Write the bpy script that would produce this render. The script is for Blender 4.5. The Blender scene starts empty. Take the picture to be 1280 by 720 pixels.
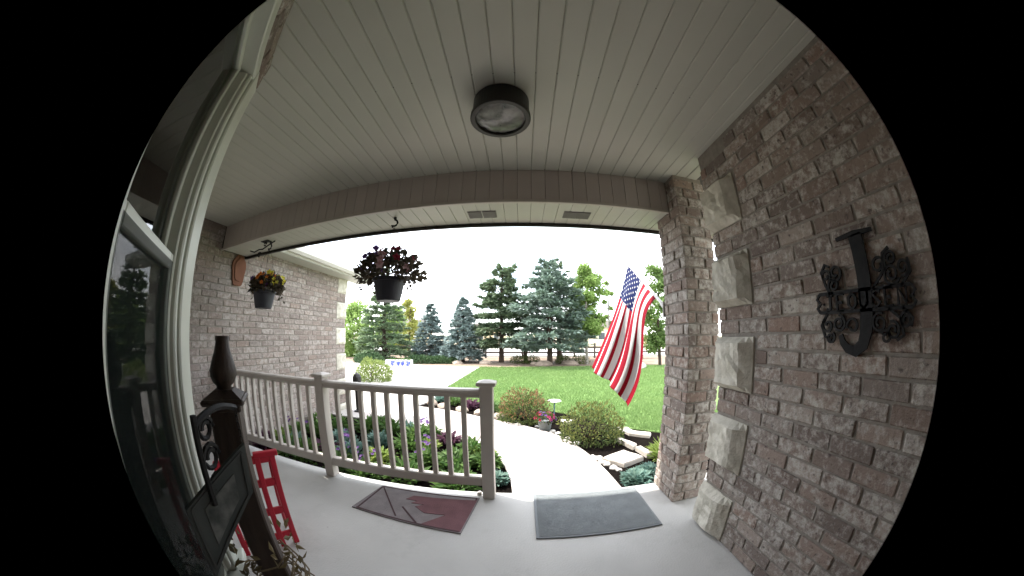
import bpy, bmesh, math, random
from math import sin, cos, pi, radians, sqrt, atan2
from mathutils import Vector, Matrix, noise

S = bpy.context.scene
COL = S.collection
random.seed(7)

# ------------------------------------------------------------------ camera (wide doorbell lens)
CAM_H = 1.2
YAW, PITCH, ROLL = -0.00291, 0.01688, 0.00166
A1, A3 = 0.84, -0.00566          # theta = A1*(r/300px) + A3*(r/300px)^3
CX, CY = 652.0, 416.0
cd = bpy.data.cameras.new("camera")
cam = bpy.data.objects.new("camera", cd); COL.objects.link(cam); S.camera = cam
cd.type = 'PANO'
cd.panorama_type = 'FISHEYE_LENS_POLYNOMIAL'
cd.sensor_fit = 'HORIZONTAL'; cd.sensor_width = 12.8
cd.fisheye_fov = 2 * radians(82.3)
cd.fisheye_polynomial_k0 = 0
cd.fisheye_polynomial_k1 = -A1 / 3.0
cd.fisheye_polynomial_k2 = 0
cd.fisheye_polynomial_k3 = -A3 / 27.0
cd.fisheye_polynomial_k4 = 0
cd.shift_x = (640 - CX) / 1280.0
cd.shift_y = (CY - 360) / 720.0
cd.clip_start = 0.01; cd.clip_end = 2000
_f = Vector((sin(YAW)*cos(PITCH), cos(YAW)*cos(PITCH), sin(PITCH)))
_r0 = Vector((cos(YAW), -sin(YAW), 0)); _u0 = _r0.cross(_f)
_r = _r0*cos(ROLL) + _u0*sin(ROLL); _u = -_r0*sin(ROLL) + _u0*cos(ROLL)
cam.matrix_world = Matrix(((_r.x, _u.x, -_f.x, 0), (_r.y, _u.y, -_f.y, 0), (_r.z, _u.z, -_f.z, CAM_H), (0, 0, 0, 1)))

def ray(px, py):
    dx, dy = px - CX, py - CY
    n = max(math.hypot(dx, dy), 1e-9); q = n/300.0
    th = A1*q + A3*q**3
    return _f*cos(th) + (_r*(dx/n) - _u*(dy/n))*sin(th)
def at_dist(px, py, hd):                    # point at horizontal distance hd from the doorbell
    d = ray(px, py); h = math.hypot(d.x, d.y)
    return Vector((0, 0, CAM_H)) + d*(hd/h)
def at_z(px, py, z):
    d = ray(px, py); return Vector((0, 0, CAM_H)) + d*((z-CAM_H)/d.z)
def polar(az, hd, z=0.0):
    a = radians(az); return Vector((sin(a)*hd, cos(a)*hd, z))

# ------------------------------------------------------------------ sky, sun, exposure
SUN_EL, SUN_AZ = 60.0, -66.0                # azimuth measured from +Y (out of the porch) towards +X
W = bpy.data.worlds.new("World"); S.world = W; W.use_nodes = True
nt = W.node_tree; bgn = nt.nodes['Background']
sky = nt.nodes.new('ShaderNodeTexSky'); sky.sky_type = 'NISHITA'; sky.sun_disc = False
sky.sun_elevation = radians(SUN_EL); sky.sun_rotation = radians(SUN_AZ)
sky.air_density = 1.0; sky.dust_density = 3.0; sky.ozone_density = 1.0; sky.altitude = 1500
tc = nt.nodes.new('ShaderNodeTexCoord')
nz = nt.nodes.new('ShaderNodeTexNoise'); nz.inputs['Scale'].default_value = 2.6; nz.inputs['Detail'].default_value = 6
cr = nt.nodes.new('ShaderNodeValToRGB'); cr.color_ramp.elements[0].position = .36; cr.color_ramp.elements[1].position = .66
cr.color_ramp.elements[0].color = (.25, .25, .25, 1); cr.color_ramp.elements[1].color = (.85, .85, .85, 1)
mx = nt.nodes.new('ShaderNodeMixRGB'); mx.inputs[2].default_value = (10.0, 9.95, 9.7, 1)
nt.links.new(tc.outputs['Generated'], nz.inputs['Vector']); nt.links.new(nz.outputs['Fac'], cr.inputs['Fac'])
nt.links.new(cr.outputs['Color'], mx.inputs[0]); nt.links.new(sky.outputs['Color'], mx.inputs[1])
nt.links.new(mx.outputs[0], bgn.inputs['Color']); bgn.inputs['Strength'].default_value = 0.15
sl = bpy.data.lights.new("sun", 'SUN'); sl.energy = 2.3; sl.angle = radians(0.9); sl.color = (1, .955, .88)
so = bpy.data.objects.new("sun", sl); COL.objects.link(so)
_sd = Vector((sin(radians(SUN_AZ))*cos(radians(SUN_EL)), cos(radians(SUN_AZ))*cos(radians(SUN_EL)), sin(radians(SUN_EL))))
so.rotation_euler = _sd.to_track_quat('Z', 'Y').to_euler()
vs = S.view_settings; vs.view_transform = 'Standard'; vs.look = 'None'; vs.gamma = 1; vs.use_curve_mapping = False
vs.exposure = 2.25
S.render.engine = 'CYCLES'
S.cycles.use_denoising = True
S.cycles.max_bounces = 10; S.cycles.diffuse_bounces = 6; S.cycles.glossy_bounces = 4; S.cycles.transmission_bounces = 6
S.cycles.transparent_max_bounces = 8; S.cycles.caustics_reflective = False; S.cycles.caustics_refractive = False

# ------------------------------------------------------------------ materials
MATS = {}
def pr_mat(name, col, rough=.7, spec=.3, metal=0.0, col2=None, scale=8.0, detail=5, bump=0.0, bscale=60.0, rand=0.0, stretch=None, coat=0.0):
    """procedural principled: two-tone noise, optional per-object random value, fine bump"""
    if name in MATS: return MATS[name]
    m = bpy.data.materials.new(name); m.use_nodes = True; t = m.node_tree; N = t.nodes; L = t.links
    b = N['Principled BSDF']; b.inputs['Roughness'].default_value = rough; b.inputs['Metallic'].default_value = metal
    b.inputs['Specular IOR Level'].default_value = spec
    if coat: b.inputs['Coat Weight'].default_value = coat
    co = N.new('ShaderNodeTexCoord'); mp = N.new('ShaderNodeMapping'); L.new(co.outputs['Object'], mp.inputs['Vector'])
    if stretch: mp.inputs['Scale'].default_value = stretch
    oi = N.new('ShaderNodeObjectInfo'); ad = N.new('ShaderNodeVectorMath'); ad.operation = 'ADD'
    mu = N.new('ShaderNodeMath'); mu.operation = 'MULTIPLY'; mu.inputs[1].default_value = 37.0
    L.new(oi.outputs['Random'], mu.inputs[0]); L.new(mp.outputs['Vector'], ad.inputs[0]); L.new(mu.outputs[0], ad.inputs[1])
    n1 = N.new('ShaderNodeTexNoise'); n1.inputs['Scale'].default_value = scale; n1.inputs['Detail'].default_value = detail
    L.new(ad.outputs[0], n1.inputs['Vector'])
    r1 = N.new('ShaderNodeValToRGB'); r1.color_ramp.elements[0].position = .32; r1.color_ramp.elements[1].position = .68
    c2 = col2 or tuple(c*.82 for c in col)
    r1.color_ramp.elements[0].color = (*col, 1); r1.color_ramp.elements[1].color = (*c2, 1)
    L.new(n1.outputs['Fac'], r1.inputs['Fac']); out = r1.outputs['Color']
    if rand:
        hs = N.new('ShaderNodeHueSaturation'); mr = N.new('ShaderNodeMapRange')
        mr.inputs['To Min'].default_value = 1-rand; mr.inputs['To Max'].default_value = 1+rand
        L.new(oi.outputs['Random'], mr.inputs['Value']); L.new(mr.outputs[0], hs.inputs['Value']); L.new(out, hs.inputs['Color']); out = hs.outputs['Color']
    L.new(out, b.inputs['Base Color'])
    if bump:
        n2 = N.new('ShaderNodeTexNoise'); n2.inputs['Scale'].default_value = bscale; n2.inputs['Detail'].default_value = 6
        L.new(ad.outputs[0], n2.inputs['Vector'])
        bp = N.new('ShaderNodeBump'); bp.inputs['Strength'].default_value = bump; bp.inputs['Distance'].default_value = .01
        L.new(n2.outputs['Fac'], bp.inputs['Height']); L.new(bp.outputs[0], b.inputs['Normal'])
    MATS[name] = m; return m

def brick_mat(name, ramp, wash=(.49, .465, .42)):
    m = bpy.data.materials.new(name); m.use_nodes = True; t = m.node_tree; N = t.nodes; L = t.links
    b = N['Principled BSDF']; b.inputs['Roughness'].default_value = .9; b.inputs['Specular IOR Level'].default_value = .15
    co = N.new('ShaderNodeTexCoord'); oi = N.new('ShaderNodeObjectInfo'); ge = N.new('ShaderNodeNewGeometry')
    w1 = N.new('ShaderNodeTexWhiteNoise'); w1.noise_dimensions = '1D'
    av = N.new('ShaderNodeMath'); av.operation = 'ADD'; L.new(oi.outputs['Random'], av.inputs[0]); L.new(ge.outputs['Random Per Island'], av.inputs[1])
    L.new(av.outputs[0], w1.inputs['W'])
    rp = N.new('ShaderNodeValToRGB'); e = rp.color_ramp.elements
    e[0].position = 0; e[0].color = (*ramp[0], 1); e[1].position = 1; e[1].color = (*ramp[-1], 1)
    for i, c in enumerate(ramp[1:-1]):
        q = e.new((i+1)/(len(ramp)-1)); q.color = (*c, 1)
    w2 = N.new('ShaderNodeTexWhiteNoise'); w2.noise_dimensions = '1D'; sh = N.new('ShaderNodeMath'); sh.operation = 'ADD'; sh.inputs[1].default_value = 7.31; L.new(av.outputs[0], sh.inputs[0]); L.new(sh.outputs[0], w2.inputs['W'])
    L.new(w2.outputs['Value'], rp.inputs['Fac'])
    mu = N.new('ShaderNodeMath'); mu.operation = 'MULTIPLY'; mu.inputs[1].default_value = 51.0; L.new(av.outputs[0], mu.inputs[0])
    # bricks share meshes scaled in length, so the texture runs in world space, shifted per brick
    ad = N.new('ShaderNodeVectorMath'); ad.operation = 'ADD'; L.new(ge.outputs['Position'], ad.inputs[0]); L.new(mu.outputs[0], ad.inputs[1])
    n1 = N.new('ShaderNodeTexNoise'); n1.inputs['Scale'].default_value = 24; n1.inputs['Detail'].default_value = 8; n1.inputs['Roughness'].default_value = .74
    L.new(ad.outputs[0], n1.inputs['Vector'])
    r2 = N.new('ShaderNodeValToRGB'); r2.color_ramp.elements[0].position = .46; r2.color_ramp.elements[1].position = .64
    r2.color_ramp.elements[0].color = (0, 0, 0, 1); r2.color_ramp.elements[1].color = (.85, .85, .85, 1); ws = N.new('ShaderNodeMath'); ws.operation = 'MULTIPLY_ADD'; ws.inputs[1].default_value = .15; ws.inputs[2].default_value = -.075; L.new(w1.outputs['Value'], ws.inputs[0])
    wa = N.new('ShaderNodeMath'); wa.operation = 'ADD'; L.new(n1.outputs['Fac'], wa.inputs[0]); L.new(ws.outputs[0], wa.inputs[1]); L.new(wa.outputs[0], r2.inputs['Fac'])
    mxw = N.new('ShaderNodeMixRGB'); mxw.inputs[2].default_value = (*wash, 1); L.new(r2.outputs['Color'], mxw.inputs[0]); L.new(rp.outputs['Color'], mxw.inputs[1])
    n3 = N.new('ShaderNodeTexNoise'); n3.inputs['Scale'].default_value = 46; n3.inputs['Detail'].default_value = 5; L.new(ad.outputs[0], n3.inputs['Vector'])
    r3 = N.new('ShaderNodeValToRGB'); r3.color_ramp.elements[0].position = .60; r3.color_ramp.elements[1].position = .72
    r3.color_ramp.elements[0].color = (0, 0, 0, 1); r3.color_ramp.elements[1].color = (.7, .7, .7, 1); L.new(n3.outputs['Fac'], r3.inputs['Fac'])
    mxd = N.new('ShaderNodeMixRGB'); mxd.inputs[2].default_value = (.055, .045, .045, 1); L.new(r3.outputs['Color'], mxd.inputs[0]); L.new(mxw.outputs[0], mxd.inputs[1])
    L.new(mxd.outputs[0], b.inputs['Base Color'])
    n2 = N.new('ShaderNodeTexNoise'); n2.inputs['Scale'].default_value = 42; n2.inputs['Detail'].default_value = 8; n2.inputs['Roughness'].default_value = .7; L.new(ad.outputs[0], n2.inputs['Vector'])
    bp = N.new('ShaderNodeBump'); bp.inputs['Strength'].default_value = .9; bp.inputs['Distance'].default_value = .008
    L.new(n2.outputs['Fac'], bp.inputs['Height']); L.new(bp.outputs[0], b.inputs['Normal'])
    MATS[name] = m; return m

def leaf_mat(name, col, col2, trans=.35, scale=3.0, rand=.0):
    m = bpy.data.materials.new(name); m.use_nodes = True; t = m.node_tree; N = t.nodes; L = t.links
    b = N['Principled BSDF']; b.inputs['Roughness'].default_value = .6; b.inputs['Specular IOR Level'].default_value = .25
    ge = N.new('ShaderNodeNewGeometry'); w = N.new('ShaderNodeMapRange')
    n1 = N.new('ShaderNodeTexNoise'); n1.inputs['Scale'].default_value = scale; n1.inputs['Detail'].default_value = 3
    L.new(ge.outputs['Position'], n1.inputs['Vector'])
    a = N.new('ShaderNodeMath'); a.operation = 'ADD'; L.new(n1.outputs['Fac'], a.inputs[0])
    L.new(ge.outputs['Random Per Island'], w.inputs['Value']); w.inputs['To Min'].default_value = -.3; w.inputs['To Max'].default_value = .3; L.new(w.outputs[0], a.inputs[1])
    r = N.new('ShaderNodeValToRGB'); r.color_ramp.elements[0].position = .25; r.color_ramp.elements[1].position = .75
    r.color_ramp.elements[0].color = (*col, 1); r.color_ramp.elements[1].color = (*col2, 1); L.new(a.outputs[0], r.inputs['Fac'])
    L.new(r.outputs['Color'], b.inputs['Base Color'])
    tr = N.new('ShaderNodeBsdfTranslucent'); L.new(r.outputs['Color'], tr.inputs['Color'])
    ms = N.new('ShaderNodeMixShader'); ms.inputs[0].default_value = trans
    L.new(b.outputs[0], ms.inputs[1]); L.new(tr.outputs[0], ms.inputs[2]); L.new(ms.outputs[0], N['Material Output'].inputs['Surface'])
    MATS[name] = m; return m

def glass_mat(name, tint=(.92, .96, .95), rough=.0, ior=1.75):
    m = bpy.data.materials.new(name); m.use_nodes = True; t = m.node_tree; N = t.nodes; L = t.links
    N.remove(N['Principled BSDF'])
    fr = N.new('ShaderNodeFresnel'); fr.inputs['IOR'].default_value = ior
    tr = N.new('ShaderNodeBsdfTransparent'); tr.inputs['Color'].default_value = (*tint, 1)
    gl = N.new('ShaderNodeBsdfGlossy'); gl.inputs['Roughness'].default_value = rough
    ms = N.new('ShaderNodeMixShader'); L.new(fr.outputs[0], ms.inputs[0]); L.new(tr.outputs[0], ms.inputs[1]); L.new(gl.outputs[0], ms.inputs[2])
    L.new(ms.outputs[0], N['Material Output'].inputs['Surface'])
    MATS[name] = m; return m

BR = brick_mat('tumbled_brick', [(.225, .172, .143), (.180, .148, .130), (.270, .212, .178), (.255, .217, .190), (.165, .132, .116), (.262, .190, .155), (.32, .280, .245)])
BRW = brick_mat('wing_brick', [(.235, .190, .168), (.215, .178, .160), (.255, .207, .182), (.245, .212, .192), (.205, .168, .152), (.26, .205, .175)], wash=(.40, .365, .335))
MORTAR = pr_mat('mortar', (.275, .252, .222), .95, .1, col2=(.22, .20, .175), scale=30, bump=.5)
STONE = pr_mat('quoin_stone', (.60, .575, .50), .92, .15, col2=(.42, .40, .335), scale=14, bump=.8, bscale=28, rand=.12)
SOFFIT = pr_mat('soffit_vinyl', (.44, .44, .388), .5, .3, col2=(.417, .417, .366), scale=3, rand=.025, bump=.02, bscale=12)
BEAMP = pr_mat('beam_vinyl', (.43, .385, .36), .5, .3, col2=(.40, .358, .335), scale=3, rand=.03)
ALMOND = pr_mat('almond_vinyl', (.47, .432, .39), .45, .35, col2=(.425, .39, .35), scale=5, rand=.03)
DARKGAP = pr_mat('groove_backing', (.10, .096, .09), .9, .1)
CONC = pr_mat('porch_concrete', (.52, .515, .49), .78, .2, col2=(.45, .445, .425), scale=2.2, bump=.18, bscale=90)
def stain(m, lo, hi, scale, dark, amt):
    t = m.node_tree; N = t.nodes; b = N['Principled BSDF']; src = b.inputs['Base Color'].links[0].from_socket
    g = N.new('ShaderNodeNewGeometry'); n = N.new('ShaderNodeTexNoise'); n.inputs['Scale'].default_value = scale; n.inputs['Detail'].default_value = 9; n.inputs['Roughness'].default_value = .7
    t.links.new(g.outputs['Position'], n.inputs['Vector']); r = N.new('ShaderNodeValToRGB'); r.color_ramp.elements[0].position = lo; r.color_ramp.elements[1].position = hi
    r.color_ramp.elements[0].color = (0, 0, 0, 1); r.color_ramp.elements[1].color = (amt, amt, amt, 1); t.links.new(n.outputs['Fac'], r.inputs['Fac'])
    x = N.new('ShaderNodeMixRGB'); x.inputs[2].default_value = (*dark, 1); t.links.new(r.outputs['Color'], x.inputs[0]); t.links.new(src, x.inputs[1]); t.links.new(x.outputs[0], b.inputs['Base Color'])
stain(CONC, .52, .74, 1.7, (.30, .29, .27), .55); stain(CONC, .66, .72, 11, (.16, .15, .14), .55); stain(CONC, .60, .80, 5, (.60, .60, .58), .5)
WALKC = pr_mat('walk_concrete', (.46, .415, .385), .85, .2, col2=(.40, .362, .338), scale=1.6, bump=.2, bscale=70)
DRIVE = pr_mat('drive_concrete', (.46, .435, .41), .85, .2, col2=(.39, .372, .35), scale=.6, bump=.15, bscale=40)
MULCH = pr_mat('dark_mulch', (.0055, .0045, .004), 1.0, .0, col2=(.011, .009, .008), scale=40, bump=1.0, bscale=80)
LAWN = pr_mat('lawn_soil_green', (.14, .225, .075), .95, .1, col2=(.12, .20, .062), scale=1.3, bump=.6, bscale=90)
WHITEP = pr_mat('white_trim', (.52, .54, .48), .4, .35, col2=(.48, .50, .44), scale=6)
BRONZE = pr_mat('dark_bronze', (.020, .019, .018), .42, .35, col2=(.026, .024, .022), scale=12, metal=.3)
IRON = pr_mat('black_iron', (.010, .010, .011), .6, .2, col2=(.015, .0145, .0145), scale=20, bump=.15, bscale=60)
DWOOD = pr_mat('dark_stained_wood', (.030, .020, .016), .55, .3, col2=(.050, .034, .026), scale=6, stretch=(8, 8, 1), bump=.25, bscale=20)
SLATE = pr_mat('slate_board', (.030, .036, .036), .7, .2, col2=(.055, .062, .060), scale=7, bump=.15, bscale=30)
RED = pr_mat('red_paint', (.42, .012, .030), .42, .4, col2=(.36, .012, .028), scale=9)
POT = pr_mat('pot_plastic', (.024, .025, .034), .5, .3, col2=(.030, .031, .040), scale=6)
POTT = pr_mat('terracotta', (.17, .078, .048), .85, .15, col2=(.14, .066, .042), scale=9)
BARK = pr_mat('bark', (.085, .062, .048), .95, .1, col2=(.045, .034, .028), scale=9, stretch=(3, 3, .5), bump=1, bscale=14)
ASPB = pr_mat('pale_bark', (.33, .31, .27), .9, .1, col2=(.15, .14, .12), scale=6, bump=.5, bscale=16)
FLAGSTONE = pr_mat('flagstone', (.50, .455, .40), .85, .2, col2=(.40, .36, .32), scale=7, bump=.4, bscale=30, rand=.1)
ROCK = pr_mat('tan_rock', (.38, .31, .25), .9, .15, col2=(.26, .21, .17), scale=3, bump=.8, bscale=8, rand=.15)
ROOFM = pr_mat('asphalt_shingle', (.13, .115, .10), .9, .15, col2=(.09, .08, .07), scale=14, bump=.7, bscale=60, rand=.15)
GUTM = pr_mat('gutter_paint', (.58, .57, .53), .45, .35, col2=(.54, .53, .50), scale=4)

# ------------------------------------------------------------------ geometry helpers
class MB:
    def __init__(s): s.v = []; s.f = []
    def add(s, vs, fs):
        o = len(s.v); s.v += [tuple(v) for v in vs]; s.f += [tuple(i+o for i in f) for f in fs]; return s
    def box(s, x0, x1, y0, y1, z0, z1, mat=None, taper=1.0):
        cx, cy = (x0+x1)/2, (y0+y1)/2
        vs = []
        for z, k in ((z0, 1), (z1, taper)):
            for x, y in ((x0, y0), (x1, y0), (x1, y1), (x0, y1)):
                vs.append(Vector((cx+(x-cx)*k, cy+(y-cy)*k, z)))
        if mat: vs = [mat @ v for v in vs]
        return s.add(vs, [(3, 2, 1, 0), (4, 5, 6, 7), (0, 1, 5, 4), (1, 2, 6, 5), (2, 3, 7, 6), (3, 0, 4, 7)])
    def cbox(s, x0, x1, y0, y1, z0, z1, c=.004, mat=None):
        """box with chamfered edges"""
        P = []; X = (x0, x1); Y = (y0, y1); Z = (z0, z1); idx = {}
        for i in (0, 1):
            for j in (0, 1):
                for k in (0, 1):
                    sx, sy, sz = (1-2*i), (1-2*j), (1-2*k)
                    for a in range(3):
                        p = [X[i]+sx*c, Y[j]+sy*c, Z[k]+sz*c]
                        p[a] = (X[i], Y[j], Z[k])[a]
                        idx[(i, j, k, a)] = len(P); P.append(Vector(p))
        F = []
        def q(*t): F.append(tuple(idx[x] for x in t))
        for a in range(3):
            o = [x for x in range(3) if x != a]
            for sgn in (0, 1):
                loop = []
                for (u, v) in ((0, 0), (1, 0), (1, 1), (0, 1)):
                    t = [0, 0, 0]; t[a] = sgn; t[o[0]] = u; t[o[1]] = v; loop.append((*t, a))
                F.append(tuple(idx[x] for x in loop))
        for a in range(3):                      # edges along axis a
            o = [x for x in range(3) if x != a]
            for u in (0, 1):
                for v in (0, 1):
                    t0 = [0, 0, 0]; t0[o[0]] = u; t0[o[1]] = v; t1 = list(t0); t1[a] = 1
                    q((*t0, o[0]), (*t0, o[1]), (*t1, o[1]), (*t1, o[0]))
        for i in (0, 1):
            for j in (0, 1):
                for k in (0, 1): q((i, j, k, 0), (i, j, k, 1), (i, j, k, 2))
        if mat: P = [mat @ v for v in P]
        return s.add(P, F)
    def tube(s, pts, r, n=6, cap=True):
        pts = [Vector(p) for p in pts]; R = r if isinstance(r, (list, tuple)) else [r]*len(pts)
        vs = []; fs = []; up = Vector((0, 0, 1))
        for i, p in enumerate(pts):
            t = (pts[min(i+1, len(pts)-1)] - pts[max(i-1, 0)]).normalized()
            a = t.cross(up if abs(t.z) < .95 else Vector((1, 0, 0))).normalized(); b = t.cross(a)
            for k in range(n):
                w = 2*pi*k/n; vs.append(p + (a*cos(w)+b*sin(w))*R[i])
        for i in range(len(pts)-1):
            for k in range(n): fs.append((i*n+k, i*n+(k+1) % n, (i+1)*n+(k+1) % n, (i+1)*n+k))
        if cap: fs.append(tuple(range(n-1, -1, -1))); fs.append(tuple((len(pts)-1)*n+k for k in range(n)))
        return s.add(vs, fs)
    def lathe(s, prof, n=24, o=(0, 0, 0), cap=True):
        o = Vector(o); vs = []; fs = []
        for r, z in prof:
            for k in range(n): vs.append(o + Vector((r*cos(2*pi*k/n), r*sin(2*pi*k/n), z)))
        for i in range(len(prof)-1):
            for k in range(n): fs.append((i*n+k, i*n+(k+1) % n, (i+1)*n+(k+1) % n, (i+1)*n+k))
        if cap: fs.append(tuple(range(n-1, -1, -1))); fs.append(tuple((len(prof)-1)*n+k for k in range(n)))
        return s.add(vs, fs)
    def prism(s, poly, z0, z1):
        n = len(poly); vs = [Vector((p[0], p[1], z0)) for p in poly] + [Vector((p[0], p[1], z1)) for p in poly]
        fs = [tuple(range(n-1, -1, -1)), tuple(range(n, 2*n))] + [(i, (i+1) % n, n+(i+1) % n, n+i) for i in range(n)]
        return s.add(vs, fs)
    def slab3(s, poly, nrm, th):
        """extrude a planar 3D polygon along nrm"""
        n = len(poly); nrm = Vector(nrm)*th; vs = [Vector(p) for p in poly] + [Vector(p)+nrm for p in poly]
        return s.add(vs, [tuple(range(n-1, -1, -1)), tuple(range(n, 2*n))] + [(i, (i+1) % n, n+(i+1) % n, n+i) for i in range(n)])
    def mesh(s, name, mat=None, smooth=False, norm=True):
        me = bpy.data.meshes.new(name); me.from_pydata(s.v, [], s.f); me.update()
        if norm:
            bm = bmesh.new(); bm.from_mesh(me); bmesh.ops.recalc_face_normals(bm, faces=bm.faces); bm.to_mesh(me); bm.free()
        if mat: me.materials.append(mat)
        if smooth:
            for p in me.polygons: p.use_smooth = True
        return me
    def build(s, name, mat, parent=None, smooth=False, norm=True):
        return link(name, s.mesh(name, mat, smooth, norm), parent)

def link(name, me, parent=None, loc=None):
    o = bpy.data.objects.new(name, me); COL.objects.link(o)
    if parent is not None: o.parent = parent
    if loc is not None: o.location = loc
    return o
def tag(o, label=None, cat=None, group=None, kind=None):
    if label: o['label'] = label
    if cat: o['category'] = cat
    if group: o['group'] = group
    if kind: o['kind'] = kind
    return o
def thing(name, label, cat, loc=(0, 0, 0), group=None, rz=0):
    o = link(name, None); o.location = loc; o.rotation_euler.z = rz
    return tag(o, label, cat, group)
def copy_tree(o, parent=None):
    c = o.copy(); COL.objects.link(c)
    if parent is not None: c.parent = parent
    for ch in o.children: copy_tree(ch, c)
    return c

# ------------------------------------------------------------------ bricks
def brick_variant(L, T, H, seed):
    r = random.Random(seed); m = MB().cbox(-L/2, L/2, -T/2, T/2, -H/2, H/2, c=.005)
    m.v = [(x+r.uniform(-.0025, .0025), y+r.uniform(-.003, .003), z+r.uniform(-.0022, .0022)) for x, y, z in m.v]
    return m
CH = 0.0758                      # course height
BV = [brick_variant(.205, .06, .066, i).mesh('brick', BR) for i in range(10)]
HV = [brick_variant(.0975, .06, .066, i+40).mesh('brick', BR) for i in range(6)]
def put_brick(parent, origin, along, L, rng, out):
    """one brick centred at origin, its length along 'along', its face pushed out by jitter along 'out'"""
    base = HV if L < .14 else BV
    o = link('brick', rng.choice(base), parent)
    x = Vector(along); z = Vector((0, 0, 1)); y = z.cross(x)
    k = L/(.0975 if L < .14 else .205); f = rng.choice((1, -1))
    p = Vector(origin) + Vector(out)*rng.uniform(-.0015, .0035)
    M = Matrix(((x.x*k*f, y.x*f, 0, p.x), (x.y*k*f, y.y*f, 0, p.y), (0, 0, 1, p.z), (0, 0, 0, 1)))
    o.matrix_local = M
    return o
def course_spans(a0, a1, row, L=.205, J=.010):
    """brick spans of one course of running bond between a0 and a1"""
    out = []; a = a0 - (0 if row % 2 == 0 else (L+J)/2)
    while a < a1-.004:
        s, e = max(a, a0), min(a+L, a1)
        if e-s > .022: out.append((s, e))
        a += L+J
    return out

# ================================================================== SETTING
CEIL = 2.38
GZ = -0.14
gnd = MB()
gnd.add([(-900, -60, -.30), (900, -60, -.30), (900, 1400, -.30), (-900, 1400, -.30)], [(0, 1, 2, 3)])
tag(gnd.build('ground', pr_mat('dry_ground', (.40, .36, .28), .95, .1, col2=(.32, .30, .20), scale=.05, bump=.3, bscale=.6)), kind='structure')

# porch slab with a rounded front edge
m = MB(); prof = [(-.30, 0), (1.985, 0), (1.996, -.004), (2.0, -.014), (2.0, -.34), (-.30, -.34)]
x0, x1 = -3.26, 2.6
m.add([(x0, y, z) for y, z in prof]+[(x1, y, z) for y, z in prof], [tuple(range(6)), tuple(range(11, 5, -1))]+[(i, (i+1) % 6, 6+(i+1) % 6, 6+i) for i in range(6)])
tag(m.build('porch_slab', CONC), kind='structure')

# garden path, curving left to the drive
near = [(-.085, 2.0), (-.087, 2.25), (-.14, 2.6), (-.27, 2.95), (-.52, 3.33), (-.88, 3.58), (-1.25, 3.80), (-1.85, 3.95), (-2.6, 4.05), (-2.9, 4.6)]
far = [(.885, 2.0), (.871, 2.225), (.827, 2.618), (.722, 3.125), (.506, 3.666), (.085, 4.115), (-.349, 4.40), (-.703, 4.62), (-1.356, 4.98), (-2.05, 5.16), (-2.7, 5.5)]
def smooth_path(p, n=5):
    out = []
    for i in range(len(p)-1):
        a, b, c, d = (Vector(p[max(i-1, 0)]), Vector(p[i]), Vector(p[i+1]), Vector(p[min(i+2, len(p)-1)]))
        for k in range(n):
            t = k/n; out.append(tuple(.5*((2*b)+(c-a)*t+(2*a-5*b+4*c-d)*t*t+(3*b-a-3*c+d)*t**3)))
    return out+[tuple(p[-1])]
NEAR, FAR = smooth_path(near), smooth_path(far)
m = MB(); poly = [(x, max(y, 2.004)) for x, y in NEAR+FAR[::-1]]; m.prism(poly, -.33, -.12)
tag(m.build('garden_path', WALKC), kind='structure')
# drive
lawn_edge = smooth_path([(4.5, 2.9), (2.6, 3.2), (1.75, 3.75), (1.3, 4.2), (.75, 4.9), (0, 5.4), (-.8, 5.75), (-1.6, 6.3), (-2.0, 7.4)], 4)
drive_poly = [(-2.62, 4.05), (-2.05, 5.17), (-1.85, 5.8), (-2.02, 7.3), (-1.98, 9.5), (-1.9, 12.6), (-6, 13.2), (-14, 13.4), (-20, 13), (-20, 7), (-3.6, 4.62), (-3.3, 4.62), (-3.3, 4.05)]
m = MB(); m.prism(drive_poly, -.34, -.124)
tag(m.build('driveway', DRIVE), kind='structure')
# planting beds
m = MB(); m.prism([(-3.24, 2.004)]+[(x, max(y, 2.004)) for x, y in NEAR[:-3]]+[(-3.24, 4.06)], -.32, -.145)
tag(m.build('planting_bed', MULCH), kind='structure')
m = MB(); m.prism([(x, max(y, 2.004)) for x, y in FAR[:-4]]+[(-2.0, 5.6), (-1.95, 7.2)]+lawn_edge[::-1][1:]+[(4.5, 2.004)], -.32, -.150)
tag(m.build('planting_bed', MULCH), kind='structure')
# lawn
stain(LAWN, .45, .75, .55, (.16, .20, .075), .6)
m = MB(); m.prism(lawn_edge+[(-1.97, 9.5), (-1.88, 12.7), (0, 12.9), (4, 13.0), (16, 12.6), (22, 3)], -.32, -.135)
tag(m.build('lawn', LAWN), kind='structure')
# bark strip under the trees, road beyond
m = MB(); m.prism([(-22, 13.42), (-14, 13.42), (-6, 13.22), (-1.9, 12.74), (0, 12.92), (4, 13.02), (16, 12.62), (24, 12), (24, 19), (-22, 20)], -.32, -.142)
tag(m.build('bark_strip', pr_mat('bark_mulch', (.26, .20, .15), .95, .1, col2=(.17, .13, .10), scale=5, bump=.8, bscale=20)), kind='structure')
m = MB(); m.prism([(-120, 23), (120, 20), (120, 33), (-120, 36)], -.32, -.17)
tag(m.build('road', pr_mat('pale_road', (.42, .41, .40), .9, .2, col2=(.36, .35, .34), scale=.5, bump=.2, bscale=20)), kind='structure')
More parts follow.
